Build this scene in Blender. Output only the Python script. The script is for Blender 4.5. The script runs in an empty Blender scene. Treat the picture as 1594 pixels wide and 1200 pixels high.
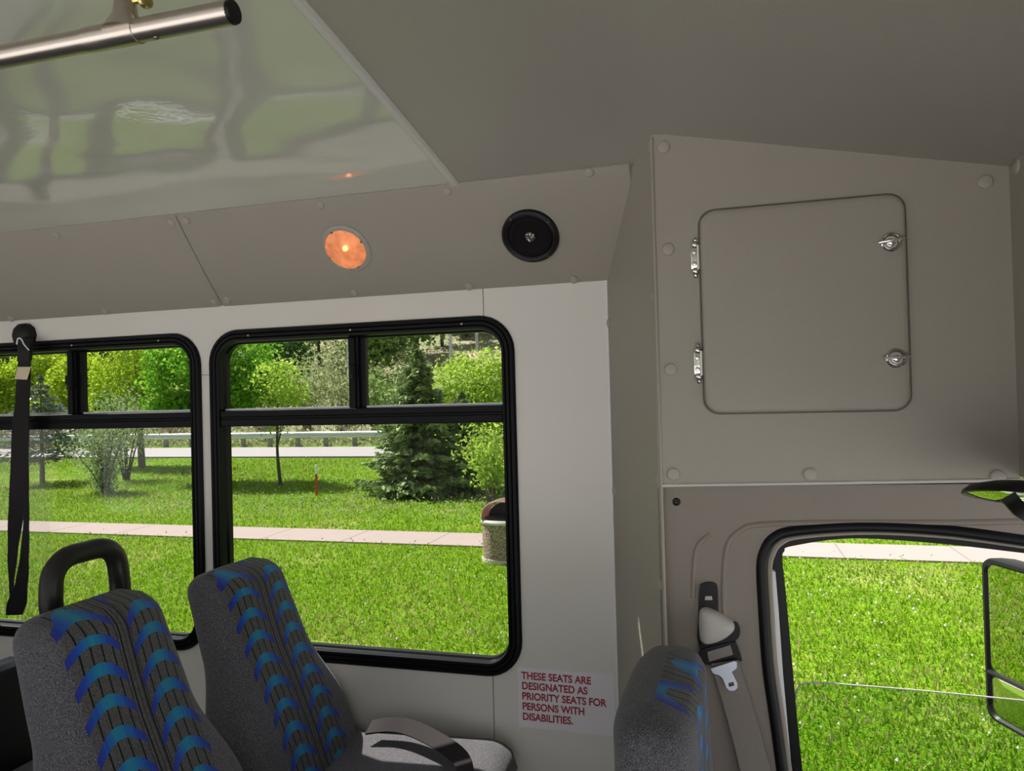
import bpy, bmesh, math, random
import numpy as np
from mathutils import Vector, Matrix, noise as mnoise

random.seed(7)
rng = np.random.default_rng(11)
S = bpy.context.scene
COL = S.collection
PI = math.pi
def R_(d): return math.radians(d)

# ------------------------------------------------------------------ camera
F = 1150.0
YAW, PITCH, ROLL = R_(-15.9), R_(.75), R_(1.5)
CAM = Vector((0, 0, 1.5))
fw = Vector((math.sin(YAW)*math.cos(PITCH), math.cos(YAW)*math.cos(PITCH), math.sin(PITCH)))
r0 = Vector((math.cos(YAW), -math.sin(YAW), 0))
u0 = r0.cross(fw)
c_, s_ = math.cos(ROLL), math.sin(ROLL)
RT = c_*r0 - s_*u0
UP = s_*r0 + c_*u0
cam = bpy.data.cameras.new('camera')
co = bpy.data.objects.new('camera', cam); COL.objects.link(co)
co.matrix_world = Matrix(((RT.x, UP.x, -fw.x, CAM.x), (RT.y, UP.y, -fw.y, CAM.y), (RT.z, UP.z, -fw.z, CAM.z), (0, 0, 0, 1)))
cam.sensor_fit = 'HORIZONTAL'; cam.sensor_width = 36.0; cam.lens = F/1594*36
cam.clip_start = .02; cam.clip_end = 500
S.camera = co

def ray(px, py): return fw + (px-797)/F*RT + (600-py)/F*UP
def hit(px, py, P0, N):
    d = ray(px, py); P0 = Vector(P0); N = Vector(N)
    return CAM + d*((P0-CAM).dot(N)/d.dot(N))
def Y(px, py, y): return hit(px, py, (0, y, 0), (0, 1, 0))
def Z(px, py, z): return hit(px, py, (0, 0, z), (0, 0, 1))
def X(px, py, x): return hit(px, py, (x, 0, 0), (1, 0, 0))
GZ = -.8

# ------------------------------------------------------------------ materials
MATS = {}
def nd(nt, t, **kw):
    n = nt.nodes.new(t)
    for k, v in kw.items(): setattr(n, k, v)
    return n
def newmat(name):
    m = bpy.data.materials.new(name); m.use_nodes = True
    nt = m.node_tree; nt.nodes.clear()
    out = nd(nt, 'ShaderNodeOutputMaterial'); MATS[name] = m
    return m, nt, out
def mth(nt, op, a, b=None, c=None):
    n = nd(nt, 'ShaderNodeMath', operation=op)
    for i, v in enumerate((a, b, c)):
        if v is None: continue
        if isinstance(v, (int, float)): n.inputs[i].default_value = v
        else: nt.links.new(v, n.inputs[i])
    return n.outputs[0]
def mixc(nt, f, a, b):
    n = nd(nt, 'ShaderNodeMix', data_type='RGBA')
    for s, v in ((n.inputs[0], f), (n.inputs[6], a), (n.inputs[7], b)):
        if isinstance(v, (int, float)): s.default_value = v
        elif isinstance(v, tuple): s.default_value = (*v, 1)
        else: nt.links.new(v, s)
    return n.outputs[2]
def noise_(nt, scale, detail=3, coord='Object', rough=.5, vec=None):
    n = nd(nt, 'ShaderNodeTexNoise'); n.inputs['Scale'].default_value = scale
    n.inputs['Detail'].default_value = detail; n.inputs['Roughness'].default_value = rough
    if vec is None:
        tc = nd(nt, 'ShaderNodeTexCoord'); vec = tc.outputs[coord]
    nt.links.new(vec, n.inputs['Vector'])
    return n.outputs['Fac']
def ramp(nt, fac, stops):
    n = nd(nt, 'ShaderNodeValToRGB'); e = n.color_ramp.elements
    while len(e) < len(stops): e.new(.5)
    for i, (p, c) in enumerate(stops): e[i].position = p; e[i].color = (*c, 1)
    nt.links.new(fac, n.inputs[0]); return n.outputs[0]
def plain(name, col, rough=.5, metal=0, var=0, vscale=8, bump=0, bscale=200, spec=.5, coat=0):
    m, nt, out = newmat(name)
    p = nd(nt, 'ShaderNodeBsdfPrincipled'); nt.links.new(p.outputs[0], out.inputs[0])
    p.inputs['Base Color'].default_value = (*col, 1); p.inputs['Roughness'].default_value = rough
    p.inputs['Metallic'].default_value = metal; p.inputs['Specular IOR Level'].default_value = spec
    p.inputs['Coat Weight'].default_value = coat
    if var:
        f = noise_(nt, vscale, 4)
        nt.links.new(mixc(nt, f, tuple(c*(1-var) for c in col), tuple(min(1, c*(1+var)) for c in col)), p.inputs['Base Color'])
    if bump:
        b = nd(nt, 'ShaderNodeBump'); b.inputs['Strength'].default_value = bump; b.inputs['Distance'].default_value = .002
        nt.links.new(noise_(nt, bscale, 2), b.inputs['Height']); nt.links.new(b.outputs[0], p.inputs['Normal'])
    return m

plain('wall_panel', (.76, .72, .655), .24, var=.03, vscale=3)
plain('vinyl', (.357, .324, .268), .5, var=.03, vscale=6, bump=.25, bscale=420)
plain('roof_vinyl', (.37, .345, .29), .42, var=.03, vscale=4, bump=.25, bscale=420)
plain('cap_vinyl', (.40, .36, .305), .45)
plain('piping', (.62, .60, .55), .5)
plain('seam_dark', (.13, .12, .105), .7)
plain('floor_vinyl', (.16, .16, .17), .5, var=.2, vscale=30)
plain('door_plastic', (.25, .212, .172), .5, var=.04, vscale=5, bump=.3, bscale=500)
plain('cap_plastic', (.50, .47, .43), .5)
plain('black_rubber', (.008, .008, .009), .35, spec=.2)
plain('black_frame', (.006, .006, .007), .36, bump=.08, bscale=60, spec=.13)
plain('black_plastic', (.010, .0095, .009), .4, spec=.25)
plain('handle_rubber', (.016, .015, .0145), .34, bump=.1, bscale=350, spec=.3)
plain('speaker_cone', (.008, .006, .006), .8, spec=.2)
plain('cap_metal', (.22, .22, .20), .25, 1.0)
plain('white_paint', (.85, .85, .87), .3)
plain('chrome', (.75, .72, .68), .16, 1.0)
plain('dark_metal', (.30, .27, .22), .35, 1.0)
plain('steel_tongue', (.55, .58, .66), .35, .5)
plain('webbing_dark', (.012, .0095, .010), .45, bump=.3, bscale=300, spec=.2)
plain('webbing_satin', (.017, .011, .012), .58, bump=.2, bscale=300, spec=.08)
plain('webbing_tan', (.25, .215, .185), .7, bump=.5, bscale=500)
plain('paper_tag', (.72, .60, .42), .8)
plain('string_white', (.8, .8, .8), .7)
plain('sticker', (.80, .76, .77), .45)
plain('red_ink', (.36, .02, .05), .5)
plain('bezel_vinyl', (.37, .35, .30), .4)
plain('brass', (.62, .56, .22), .25, 1.0)
plain('bark_grey', (.17, .14, .12), .9, var=.4, vscale=20)
plain('bark_dark', (.07, .055, .045), .9, var=.4, vscale=20)
plain('concrete_walk', (.33, .262, .235), .9, var=.06, vscale=3)
plain('asphalt_pale', (.31, .285, .29), .9, var=.1, vscale=1.2)
plain('lot_concrete', (.56, .555, .565), .9, var=.08, vscale=1)
plain('galvanised', (.62, .64, .67), .4, .6, var=.1)
plain('post_wood', (.30, .28, .26), .9)
plain('stake_red', (.55, .06, .03), .6)
plain('lid_brown', (.33, .20, .165), .42)
plain('rim_concrete', (.55, .52, .47), .8)
plain('pole_grey', (.5, .5, .5), .7)

# brushed steel
m, nt, out = newmat('brushed_steel')
p = nd(nt, 'ShaderNodeBsdfPrincipled'); nt.links.new(p.outputs[0], out.inputs[0])
p.inputs['Base Color'].default_value = (.60, .53, .47, 1); p.inputs['Metallic'].default_value = 1; p.inputs['Roughness'].default_value = .3
p.inputs['Anisotropic'].default_value = .4

# glossy fibreglass ceiling with a faint waviness
m, nt, out = newmat('ceiling_gloss')
p = nd(nt, 'ShaderNodeBsdfPrincipled'); nt.links.new(p.outputs[0], out.inputs[0])
p.inputs['Base Color'].default_value = (.60, .59, .50, 1); p.inputs['Roughness'].default_value = .07
p.inputs['Specular IOR Level'].default_value = .8; p.inputs['Coat Weight'].default_value = .6; p.inputs['Coat Roughness'].default_value = .04
tc = nd(nt, 'ShaderNodeTexCoord'); mp = nd(nt, 'ShaderNodeMapping'); mp.inputs['Scale'].default_value = (1.6, 2.6, 1)
nt.links.new(tc.outputs['Object'], mp.inputs[0])
h1 = noise_(nt, 1.5, 1, vec=mp.outputs[0]); h2 = noise_(nt, 90, 2)
b = nd(nt, 'ShaderNodeBump'); b.inputs['Strength'].default_value = .30; b.inputs['Distance'].default_value = .05
b2 = nd(nt, 'ShaderNodeBump'); b2.inputs['Strength'].default_value = .10; b2.inputs['Distance'].default_value = .002
nt.links.new(h1, b.inputs['Height']); nt.links.new(h2, b2.inputs['Height']); nt.links.new(b.outputs[0], b2.inputs['Normal'])
nt.links.new(b2.outputs[0], p.inputs['Normal']); nt.links.new(b2.outputs[0], p.inputs['Coat Normal'])

# thin tinted glass
def glass(name, tint, refl):
    m, nt, out = newmat(name)
    t = nd(nt, 'ShaderNodeBsdfTransparent'); t.inputs[0].default_value = (*tint, 1)
    g = nd(nt, 'ShaderNodeBsdfGlossy'); g.inputs['Roughness'].default_value = .01
    lw = nd(nt, 'ShaderNodeLayerWeight'); lw.inputs['Blend'].default_value = .25
    mx = nd(nt, 'ShaderNodeMixShader')
    nt.links.new(mth(nt, 'MULTIPLY', lw.outputs['Fresnel'], refl), mx.inputs[0])
    nt.links.new(t.outputs[0], mx.inputs[1]); nt.links.new(g.outputs[0], mx.inputs[2]); nt.links.new(mx.outputs[0], out.inputs[0])
TINT = .74
glass('window_glass', (TINT, TINT*1.01, TINT*.98), .22)
glass('door_glass', (.80, .86, .80), .6)
m, nt, out = newmat('mirror_silver')
g = nd(nt, 'ShaderNodeBsdfGlossy'); g.inputs['Roughness'].default_value = .005; g.inputs[0].default_value = (.72, .74, .70, 1)
nt.links.new(g.outputs[0], out.inputs[0])

# dome lamp
m, nt, out = newmat('lamp_lens')
t = nd(nt, 'ShaderNodeBsdfTransparent'); t.inputs[0].default_value = (1, .62, .36, 1)
e = nd(nt, 'ShaderNodeEmission'); e.inputs[0].default_value = (1, .36, .15, 1); e.inputs[1].default_value = .95
nz = noise_(nt, 38, 2); nt.links.new(mth(nt, 'ADD', mth(nt, 'MULTIPLY', nz, 1.3), .3), e.inputs[1])
gl = nd(nt, 'ShaderNodeBsdfGlossy'); gl.inputs['Roughness'].default_value = .12
vo = nd(nt, 'ShaderNodeTexVoronoi'); vo.inputs['Scale'].default_value = 320
tc = nd(nt, 'ShaderNodeTexCoord'); nt.links.new(tc.outputs['Object'], vo.inputs['Vector'])
bp = nd(nt, 'ShaderNodeBump'); bp.inputs['Strength'].default_value = .6; bp.inputs['Distance'].default_value = .002
nt.links.new(vo.outputs['Distance'], bp.inputs['Height']); nt.links.new(bp.outputs[0], gl.inputs['Normal'])
a1 = nd(nt, 'ShaderNodeMixShader'); a1.inputs[0].default_value = .72; nt.links.new(t.outputs[0], a1.inputs[1]); nt.links.new(e.outputs[0], a1.inputs[2])
a2 = nd(nt, 'ShaderNodeMixShader'); a2.inputs[0].default_value = .06; nt.links.new(a1.outputs[0], a2.inputs[1]); nt.links.new(gl.outputs[0], a2.inputs[2])
nt.links.new(a2.outputs[0], out.inputs[0])
m, nt, out = newmat('lamp_bulb')
e = nd(nt, 'ShaderNodeEmission'); e.inputs[0].default_value = (1, .62, .36, 1); e.inputs[1].default_value = 14
nt.links.new(e.outputs[0], out.inputs[0])
plain('lamp_reflector', (.85, .55, .38), .35)

# seat fabric; UV in metres (u across, v up), u > 5 = plain side cloth
def fabric(name, patterned):
    m, nt, out = newmat(name)
    p = nd(nt, 'ShaderNodeBsdfPrincipled'); nt.links.new(p.outputs[0], out.inputs[0])
    p.inputs['Roughness'].default_value = .92; p.inputs['Specular IOR Level'].default_value = .2
    p.inputs['Sheen Weight'].default_value = .25; p.inputs['Sheen Roughness'].default_value = .4
    n1 = noise_(nt, 520, 2, rough=.7); n2 = noise_(nt, 9, 3)
    base = ramp(nt, n1, [(.33, (.040, .038, .043)), (.5, (.098, .093, .102)), (.68, (.24, .23, .25))])
    col = base
    if patterned:
        uv = nd(nt, 'ShaderNodeUVMap'); sp = nd(nt, 'ShaderNodeSeparateXYZ'); nt.links.new(uv.outputs[0], sp.inputs[0])
        u, v = sp.outputs[0], sp.outputs[1]
        au = mth(nt, 'ABSOLUTE', u)
        du = mth(nt, 'SUBTRACT', au, .069)
        ad = mth(nt, 'ABSOLUTE', du)
        inside = mth(nt, 'LESS_THAN', ad, .054)
        side = mth(nt, 'MULTIPLY', mth(nt, 'GREATER_THAN', u, 0), .021)
        vv = mth(nt, 'ADD', v, side)
        arch = mth(nt, 'MULTIPLY', mth(nt, 'MULTIPLY', du, du), 10.5)
        vv = mth(nt, 'ADD', vv, arch)
        fr = mth(nt, 'FRACT', mth(nt, 'MULTIPLY', vv, 1/.056))
        # band tapers towards its ends
        wid = mth(nt, 'SUBTRACT', .40, mth(nt, 'MULTIPLY', mth(nt, 'MULTIPLY', du, du), 25))
        band = mth(nt, 'MULTIPLY', mth(nt, 'LESS_THAN', fr, wid), inside)
        st = nd(nt, 'ShaderNodeMapping'); st.inputs['Scale'].default_value = (260, 6, 1); nt.links.new(uv.outputs[0], st.inputs[0])
        streak = noise_(nt, 1, 2, vec=st.outputs[0])
        t_ = mth(nt, 'ADD', mth(nt, 'MULTIPLY', ad, 17), mth(nt, 'MULTIPLY', mth(nt, 'SUBTRACT', streak, .5), .55))
        blue = ramp(nt, t_, [(.0, (.02, .33, .46)), (.3, (.014, .20, .54)), (.62, (.02, .065, .50)), (.95, (.028, .03, .26))])
        # thin black lines
        lf = mth(nt, 'FRACT', mth(nt, 'ADD', mth(nt, 'MULTIPLY', u, 1/.0225), .5))
        line = mth(nt, 'MULTIPLY', mth(nt, 'LESS_THAN', lf, .15), mth(nt, 'LESS_THAN', au, .116))
        wv = mth(nt, 'MULTIPLY', mth(nt, 'LESS_THAN', mth(nt, 'FRACT', mth(nt, 'MULTIPLY', u, 1/.009)), .17), mth(nt, 'LESS_THAN', au, .02))
        line = mth(nt, 'MAXIMUM', line, wv)
        mid = mth(nt, 'LESS_THAN', au, .118)
        ground = ramp(nt, n1, [(.33, (.040, .039, .038)), (.5, (.085, .082, .080)), (.68, (.19, .185, .18))])
        col = mixc(nt, mid, base, ground)
        col = mixc(nt, line, col, (.006, .006, .007))
        col = mixc(nt, band, col, mixc(nt, mth(nt, 'MULTIPLY', n1, .5), blue, (.02, .05, .12)))
    nt.links.new(col, p.inputs['Base Color'])
    b = nd(nt, 'ShaderNodeBump'); b.inputs['Strength'].default_value = .7; b.inputs['Distance'].default_value = .002
    nt.links.new(n1, b.inputs['Height']); nt.links.new(b.outputs[0], p.inputs['Normal'])
fabric('seat_fabric', True); fabric('seat_plain', False)

# leaves
def leafmat(name, c1, c2, trans=.4):
    m, nt, out = newmat(name)
    g = nd(nt, 'ShaderNodeNewGeometry')
    col = mixc(nt, g.outputs['Random Per Island'], c1, c2)
    if name == 'grass_blade':
        tint = ramp(nt, noise_(nt, .5, 4, rough=.65), [(.42, (.0, .0, .0)), (.7, (.75, .75, .75))])
        straw = mth(nt, 'LESS_THAN', mth(nt, 'FRACT', mth(nt, 'MULTIPLY', g.outputs['Random Per Island'], 37.7)), mth(nt, 'ADD', mth(nt, 'MULTIPLY', tint, .5), .07))
        col = mixc(nt, straw, col, (.44, .40, .17))
    d = nd(nt, 'ShaderNodeBsdfDiffuse'); t = nd(nt, 'ShaderNodeBsdfTranslucent')
    nt.links.new(col, d.inputs[0]); nt.links.new(col, t.inputs[0])
    mx = nd(nt, 'ShaderNodeMixShader'); mx.inputs[0].default_value = trans
    nt.links.new(d.outputs[0], mx.inputs[1]); nt.links.new(t.outputs[0], mx.inputs[2])
    if trans < .3:
        gl = nd(nt, 'ShaderNodeBsdfGlossy'); gl.inputs['Roughness'].default_value = .4
        m2 = nd(nt, 'ShaderNodeMixShader'); m2.inputs[0].default_value = .05
        nt.links.new(mx.outputs[0], m2.inputs[1]); nt.links.new(gl.outputs[0], m2.inputs[2]); mx = m2
    nt.links.new(mx.outputs[0], out.inputs[0])
leafmat('leaf_yellow', (.50, .60, .05), (.28, .44, .04), .5)
leafmat('leaf_maple', (.10, .30, .025), (.30, .52, .05), .5)
leafmat('leaf_light', (.32, .50, .06), (.50, .62, .12), .5)
leafmat('leaf_grey', (.20, .30, .11), (.48, .54, .34), .3)
leafmat('leaf_willow', (.28, .36, .15), (.48, .50, .28), .35)
leafmat('needle', (.12, .19, .06), (.30, .39, .13), .2)
leafmat('needle_blue', (.09, .125, .10), (.24, .29, .23), .15)
leafmat('twig_brown', (.40, .28, .22), (.55, .45, .34), .2)
leafmat('leaf_wood', (.13, .26, .06), (.30, .42, .12), .4)
leafmat('leaf_wood_dark', (.06, .14, .05), (.16, .26, .08), .3)
leafmat('grass_blade', (.115, .265, .008), (.28, .40, .03), .45)
leafmat('puff_white', (.75, .75, .66), (.55, .60, .36), .3)

# lawn
m, nt, out = newmat('lawn')
p = nd(nt, 'ShaderNodeBsdfPrincipled'); nt.links.new(p.outputs[0], out.inputs[0])
p.inputs['Roughness'].default_value = .95; p.inputs['Specular IOR Level'].default_value = .1
n1 = noise_(nt, .55, 5, rough=.62); n2 = noise_(nt, 7, 5, rough=.7); n3 = noise_(nt, 45, 3)
c1 = ramp(nt, n2, [(.3, (.085, .20, .007)), (.55, (.165, .295, .010)), (.75, (.30, .37, .03))])
c2 = mixc(nt, ramp(nt, n1, [(.52, (0, 0, 0)), (.72, (.6, .6, .6))]), c1, (.46, .43, .14))
c3 = mixc(nt, ramp(nt, n3, [(.3, (.45, .45, .45)), (.6, (0, 0, 0))]), c2, (.08, .20, .006))
nt.links.new(c3, p.inputs['Base Color'])
b = nd(nt, 'ShaderNodeBump'); b.inputs['Strength'].default_value = .8; b.inputs['Distance'].default_value = .05
nt.links.new(n3, b.inputs['Height']); nt.links.new(b.outputs[0], p.inputs['Normal'])

# hillside
m, nt, out = newmat('hillside')
p = nd(nt, 'ShaderNodeBsdfPrincipled'); nt.links.new(p.outputs[0], out.inputs[0]); p.inputs['Roughness'].default_value = 1
n1 = noise_(nt, .11, 6, rough=.6); n2 = noise_(nt, .9, 5, rough=.7)
c1 = ramp(nt, n1, [(.40, (.20, .25, .10)), (.52, (.36, .33, .19)), (.62, (.50, .38, .28))])
nt.links.new(mixc(nt, ramp(nt, n2, [(.35, (.7, .7, .7)), (.6, (0, 0, 0))]), c1, (.16, .15, .08)), p.inputs['Base Color'])

# pebble concrete of the bin
m, nt, out = newmat('pebble')
p = nd(nt, 'ShaderNodeBsdfPrincipled'); nt.links.new(p.outputs[0], out.inputs[0]); p.inputs['Roughness'].default_value = .9
vo = nd(nt, 'ShaderNodeTexVoronoi'); vo.inputs['Scale'].default_value = 62
tc = nd(nt, 'ShaderNodeTexCoord'); nt.links.new(tc.outputs['Object'], vo.inputs['Vector'])
sx = nd(nt, 'ShaderNodeSeparateColor'); nt.links.new(vo.outputs['Color'], sx.inputs[0])
pc = ramp(nt, sx.outputs[0], [(0, (.17, .11, .08)), (.4, (.38, .26, .20)), (.8, (.52, .38, .30)), (1, (.62, .53, .45))])
nt.links.new(mixc(nt, ramp(nt, vo.outputs['Distance'], [(.45, (0, 0, 0)), (.8, (1, 1, 1))]), pc, (.16, .14, .11)), p.inputs['Base Color'])
b = nd(nt, 'ShaderNodeBump'); b.inputs['Strength'].default_value = 1; b.inputs['Distance'].default_value = .01; b.invert = True
nt.links.new(vo.outputs['Distance'], b.inputs['Height']); nt.links.new(b.outputs[0], p.inputs['Normal'])

# ------------------------------------------------------------------ object helpers
def wloc(o):
    v = Vector((0, 0, 0))
    while o is not None: v += o.location; o = o.parent
    return v
def link_mesh(name, me, mat, parent=None, smooth=False, angle=None):
    """mesh given in world coordinates; stored relative to its parent"""
    if parent is not None:
        me.transform(Matrix.Translation(-wloc(parent)))
    if smooth:
        me.shade_smooth()
        if angle: me.set_sharp_from_angle(angle=R_(angle))
    if not isinstance(mat, (list, tuple)): mat = [mat]
    for x in mat: me.materials.append(MATS[x])
    o = bpy.data.objects.new(name, me); COL.objects.link(o)
    if parent is not None: o.parent = parent
    return o
def obj(name, bm, mat, parent=None, smooth=True, angle=35):
    bmesh.ops.recalc_face_normals(bm, faces=bm.faces[:])
    me = bpy.data.meshes.new(name); bm.to_mesh(me); bm.free()
    return link_mesh(name, me, mat, parent, smooth, angle)
def tag(o, label, cat, group=None, kind=None):
    o['label'] = label; o['category'] = cat
    if group: o['group'] = group
    if kind: o['kind'] = kind
    return o
def thing(name, label, cat, loc, group=None, kind=None):
    o = bpy.data.objects.new(name, None); COL.objects.link(o); o.location = loc
    o.empty_display_size = .05
    return tag(o, label, cat, group, kind)
def dup(root, loc=None, rotz=None):
    r = root.copy(); COL.objects.link(r)
    if loc is not None: r.location = loc
    if rotz is not None: r.rotation_euler = (0, 0, rotz)
    for ch in list(root.children):
        c = ch.copy(); COL.objects.link(c); c.parent = r
        for g in list(ch.children):
            d = g.copy(); COL.objects.link(d); d.parent = c
    return r

# ------------------------------------------------------------------ shape helpers
def add_box(bm, lo, hi, bev=0):
    lo = Vector(lo); hi = Vector(hi); c = (lo+hi)/2; s = hi-lo
    r = bmesh.ops.create_cube(bm, size=1, matrix=Matrix.Translation(c) @ Matrix.Diagonal((s.x, s.y, s.z, 1)))
    if bev:
        es = list({e for v in r['verts'] for e in v.link_edges})
        bmesh.ops.bevel(bm, geom=es, offset=bev, segments=2, affect='EDGES', profile=.5)
def catmull(pts, n=8, closed=False):
    pts = [Vector(p) for p in pts]; out = []; N = len(pts)
    for i in range(N if closed else N-1):
        if closed: p0, p1, p2, p3 = pts[i-1], pts[i], pts[(i+1) % N], pts[(i+2) % N]
        else: p0, p1, p2, p3 = pts[max(i-1, 0)], pts[i], pts[i+1], pts[min(i+2, N-1)]
        for k in range(n):
            t = k/n
            out.append(.5*((2*p1)+(p2-p0)*t+(2*p0-5*p1+4*p2-p3)*t*t+(3*p1-p0-3*p2+p3)*t**3))
    if not closed: out.append(pts[-1])
    return out
def add_tube(bm, pts, rad, seg=12, closed=False, cap=True):
    pts = [Vector(p) for p in pts]; n = len(pts)
    rads = rad if isinstance(rad, (list, tuple)) else [rad]*n
    rings = []; nrm = None
    for i, p in enumerate(pts):
        if closed: t = pts[(i+1) % n]-pts[i-1]
        else: t = pts[min(i+1, n-1)]-pts[max(i-1, 0)]
        t.normalize()
        if nrm is None: nrm = t.orthogonal().normalized()
        nrm = (nrm - t*nrm.dot(t)).normalized(); b = t.cross(nrm)
        rings.append([bm.verts.new(p+rads[i]*(math.cos(a)*nrm+math.sin(a)*b)) for a in [2*PI*k/seg for k in range(seg)]])
    for i in range(n if closed else n-1):
        a, b = rings[i], rings[(i+1) % n]
        for k in range(seg): bm.faces.new((a[k], a[(k+1) % seg], b[(k+1) % seg], b[k]))
    if cap and not closed: bm.faces.new(rings[0][::-1]); bm.faces.new(rings[-1])
def frame_of(n, up=(0, 0, 1)):
    n = Vector(n).normalized(); up = Vector(up)
    x = up.cross(n).normalized(); y = n.cross(x)
    return Matrix((x, y, n)).transposed()       # columns x, y, n
def add_lathe(bm, prof, centre, n, seg=32, up=(0, 0, 1), closed=False):
    """prof: (radius, height along n)"""
    M = frame_of(n, up); c = Vector(centre); rings = []
    for r, h in prof:
        if r < 1e-6: rings.append([bm.verts.new(c+M@Vector((0, 0, h)))]); continue
        rings.append([bm.verts.new(c+M@Vector((r*math.cos(2*PI*k/seg), r*math.sin(2*PI*k/seg), h))) for k in range(seg)])
    pr = list(zip(rings[:-1], rings[1:]))
    if closed: pr.append((rings[-1], rings[0]))
    for a, b in pr:
        for k in range(seg):
            k2 = (k+1) % seg
            if len(a) == 1 and len(b) == 1: continue
            if len(a) == 1: bm.faces.new((a[0], b[k], b[k2]))
            elif len(b) == 1: bm.faces.new((a[k], a[k2], b[0]))
            else: bm.faces.new((a[k], a[k2], b[k2], b[k]))
def rrect(x0, x1, z0, z1, r, n=8):
    out = []
    for cx, cz, a0 in ((x1-r, z1-r, 0), (x0+r, z1-r, 90), (x0+r, z0+r, 180), (x1-r, z0+r, 270)):
        for k in range(n+1):
            a = R_(a0+90*k/n); out.append((cx+r*math.cos(a), cz+r*math.sin(a)))
    return out
def ring_sweep(bm, x0, x1, z0, z1, r, prof, close_prof=False):
    """prof: (inset, y)"""
    rings = []
    for d, y in prof:
        rings.append([bm.verts.new((x, y, z)) for x, z in rrect(x0+d, x1-d, z0+d, z1-d, max(r-d, .008))])
    n = len(rings[0]); pr = list(zip(rings[:-1], rings[1:]))
    if close_prof: pr.append((rings[-1], rings[0]))
    for a, b in pr:
        for k in range(n): bm.faces.new((a[k], a[(k+1) % n], b[(k+1) % n], b[k]))
def plate(bm, outer, holes, thick, to3d, nrm):
    """planar plate with holes: outer/holes are lists of 2-d points, to3d maps to world"""
    edges = []
    for loop in [outer]+holes:
        vs = [bm.verts.new(to3d(*p)) for p in loop]
        for k in range(len(vs)): edges.append(bm.edges.new((vs[k], vs[(k+1) % len(vs)])))
    r = bmesh.ops.triangle_fill(bm, use_beauty=True, use_dissolve=False, edges=edges, normal=nrm)
    fs = [g for g in r['geom'] if isinstance(g, bmesh.types.BMFace)]
    ex = bmesh.ops.extrude_face_region(bm, geom=fs)
    vs = [g for g in ex['geom'] if isinstance(g, bmesh.types.BMVert)]
    bmesh.ops.translate(bm, verts=vs, vec=Vector(nrm)*thick)
def ribbon(bm, pts, wdirs, widths, th=.0018, n=8):
    P = catmull(pts, n)
    def interp(arr, i):
        t = i/n; k = min(int(t), len(arr)-2); f = t-k
        f = f*f*(3-2*f)
        return arr[k]*(1-f)+arr[k+1]*f
    W = [Vector(w).normalized() for w in wdirs]
    rings = []
    for i, p in enumerate(P):
        w = interp(W, i).normalized()*interp(widths, i)/2
        t = (P[min(i+1, len(P)-1)]-P[max(i-1, 0)]).normalized()
        m = w.cross(t).normalized()*th
        rings.append([bm.verts.new(p-w-m), bm.verts.new(p+w-m), bm.verts.new(p+w+m), bm.verts.new(p-w+m)])
    for a, b in zip(rings[:-1], rings[1:]):
        for k in range(4): bm.faces.new((a[k], a[(k+1) % 4], b[(k+1) % 4], b[k]))
    bm.faces.new(rings[0][::-1]); bm.faces.new(rings[-1])
def np_mesh(name, verts, k):
    """k verts per face, consecutive"""
    me = bpy.data.meshes.new(name); n = len(verts); f = n//k
    me.vertices.add(n); me.vertices.foreach_set('co', verts.astype(np.float32).ravel())
    me.loops.add(n); me.loops.foreach_set('vertex_index', np.arange(n, dtype=np.int32))
    me.polygons.add(f); me.polygons.foreach_set('loop_start', np.arange(0, n, k, dtype=np.int32))
    me.update(calc_edges=True); me.validate()
    return me
def np_fix(me): return me

# ================================================================== BUS SHELL
WY = 1.90                               # inner face of the side wall
CB, CT = (WY, 1.788), (1.70, 2.025)     # cove: bottom and top edge (y, z)
XS, XE = -4.6, -.272                    # side wall from rear to the step
WIN = [(-2.475, -1.525), (-1.485, -.535)]
WZ0, WZ1, WR = .751, 1.713, .095

bm = bmesh.new()
holes = [rrect(a+.012, b-.012, WZ0+.012, WZ1-.012, WR-.01) for a, b in WIN]
plate(bm, [(XS, -.05), (XE, -.05), (XE, 2.1), (XS, 2.1)], holes, .03, lambda x, z: (x, WY, z), (0, 1, 0))
wl = obj('wall_left', bm, 'wall_panel', smooth=False)
tag(wl, 'white glossy side wall panel around the two black framed bus windows', 'wall', kind='structure')
bm = bmesh.new()
for z0, z1 in ((.02, WZ0+.001), (WZ1-.001, 1.79)): add_box(bm, (-.6165, WY-.0012, z0), (-.6150, WY+.002, z1))
add_box(bm, (-1.523, WY-.0012, 1.585), (-1.487, WY+.002, 1.5865))
obj('panel_seam', bm, 'seam_dark', wl, smooth=False)

# main ceiling (glossy) and front ceiling (vinyl)
XT = -.618
def zroof(y):
    s = min(max(1.70-y, -.3), 1.0); return 2.025+.165*s-.03*s*s if s >= 0 else 2.025+.165*s
ys = [1.705-.0725*k for k in range(31)]            # to y = -.47
def zsym(y): return zroof(y) if y > .68 else zroof(2*.68-y)
def sheet(bm, xs, ys, zf, th=.02):
    V = [[bm.verts.new((x, y, zf(x, y))) for y in ys] for x in xs]
    for i in range(len(xs)-1):
        for j in range(len(ys)-1): bm.faces.new((V[i][j], V[i+1][j], V[i+1][j+1], V[i][j+1]))
    T = [[bm.verts.new((x, y, zf(x, y)+th)) for y in ys] for x in xs]
    for i in range(len(xs)-1):
        for j in range(len(ys)-1): bm.faces.new((T[i][j], T[i][j+1], T[i+1][j+1], T[i+1][j]))
bm = bmesh.new()
sheet(bm, [XS+.4*k for k in range(10)]+[XT-.004], ys, lambda x, y: zsym(y))
cl = obj('ceiling', bm, 'ceiling_gloss'); tag(cl, 'glossy pale ceiling panel reflecting the green lawn outside', 'ceiling', kind='structure')
XF = .545
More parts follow.
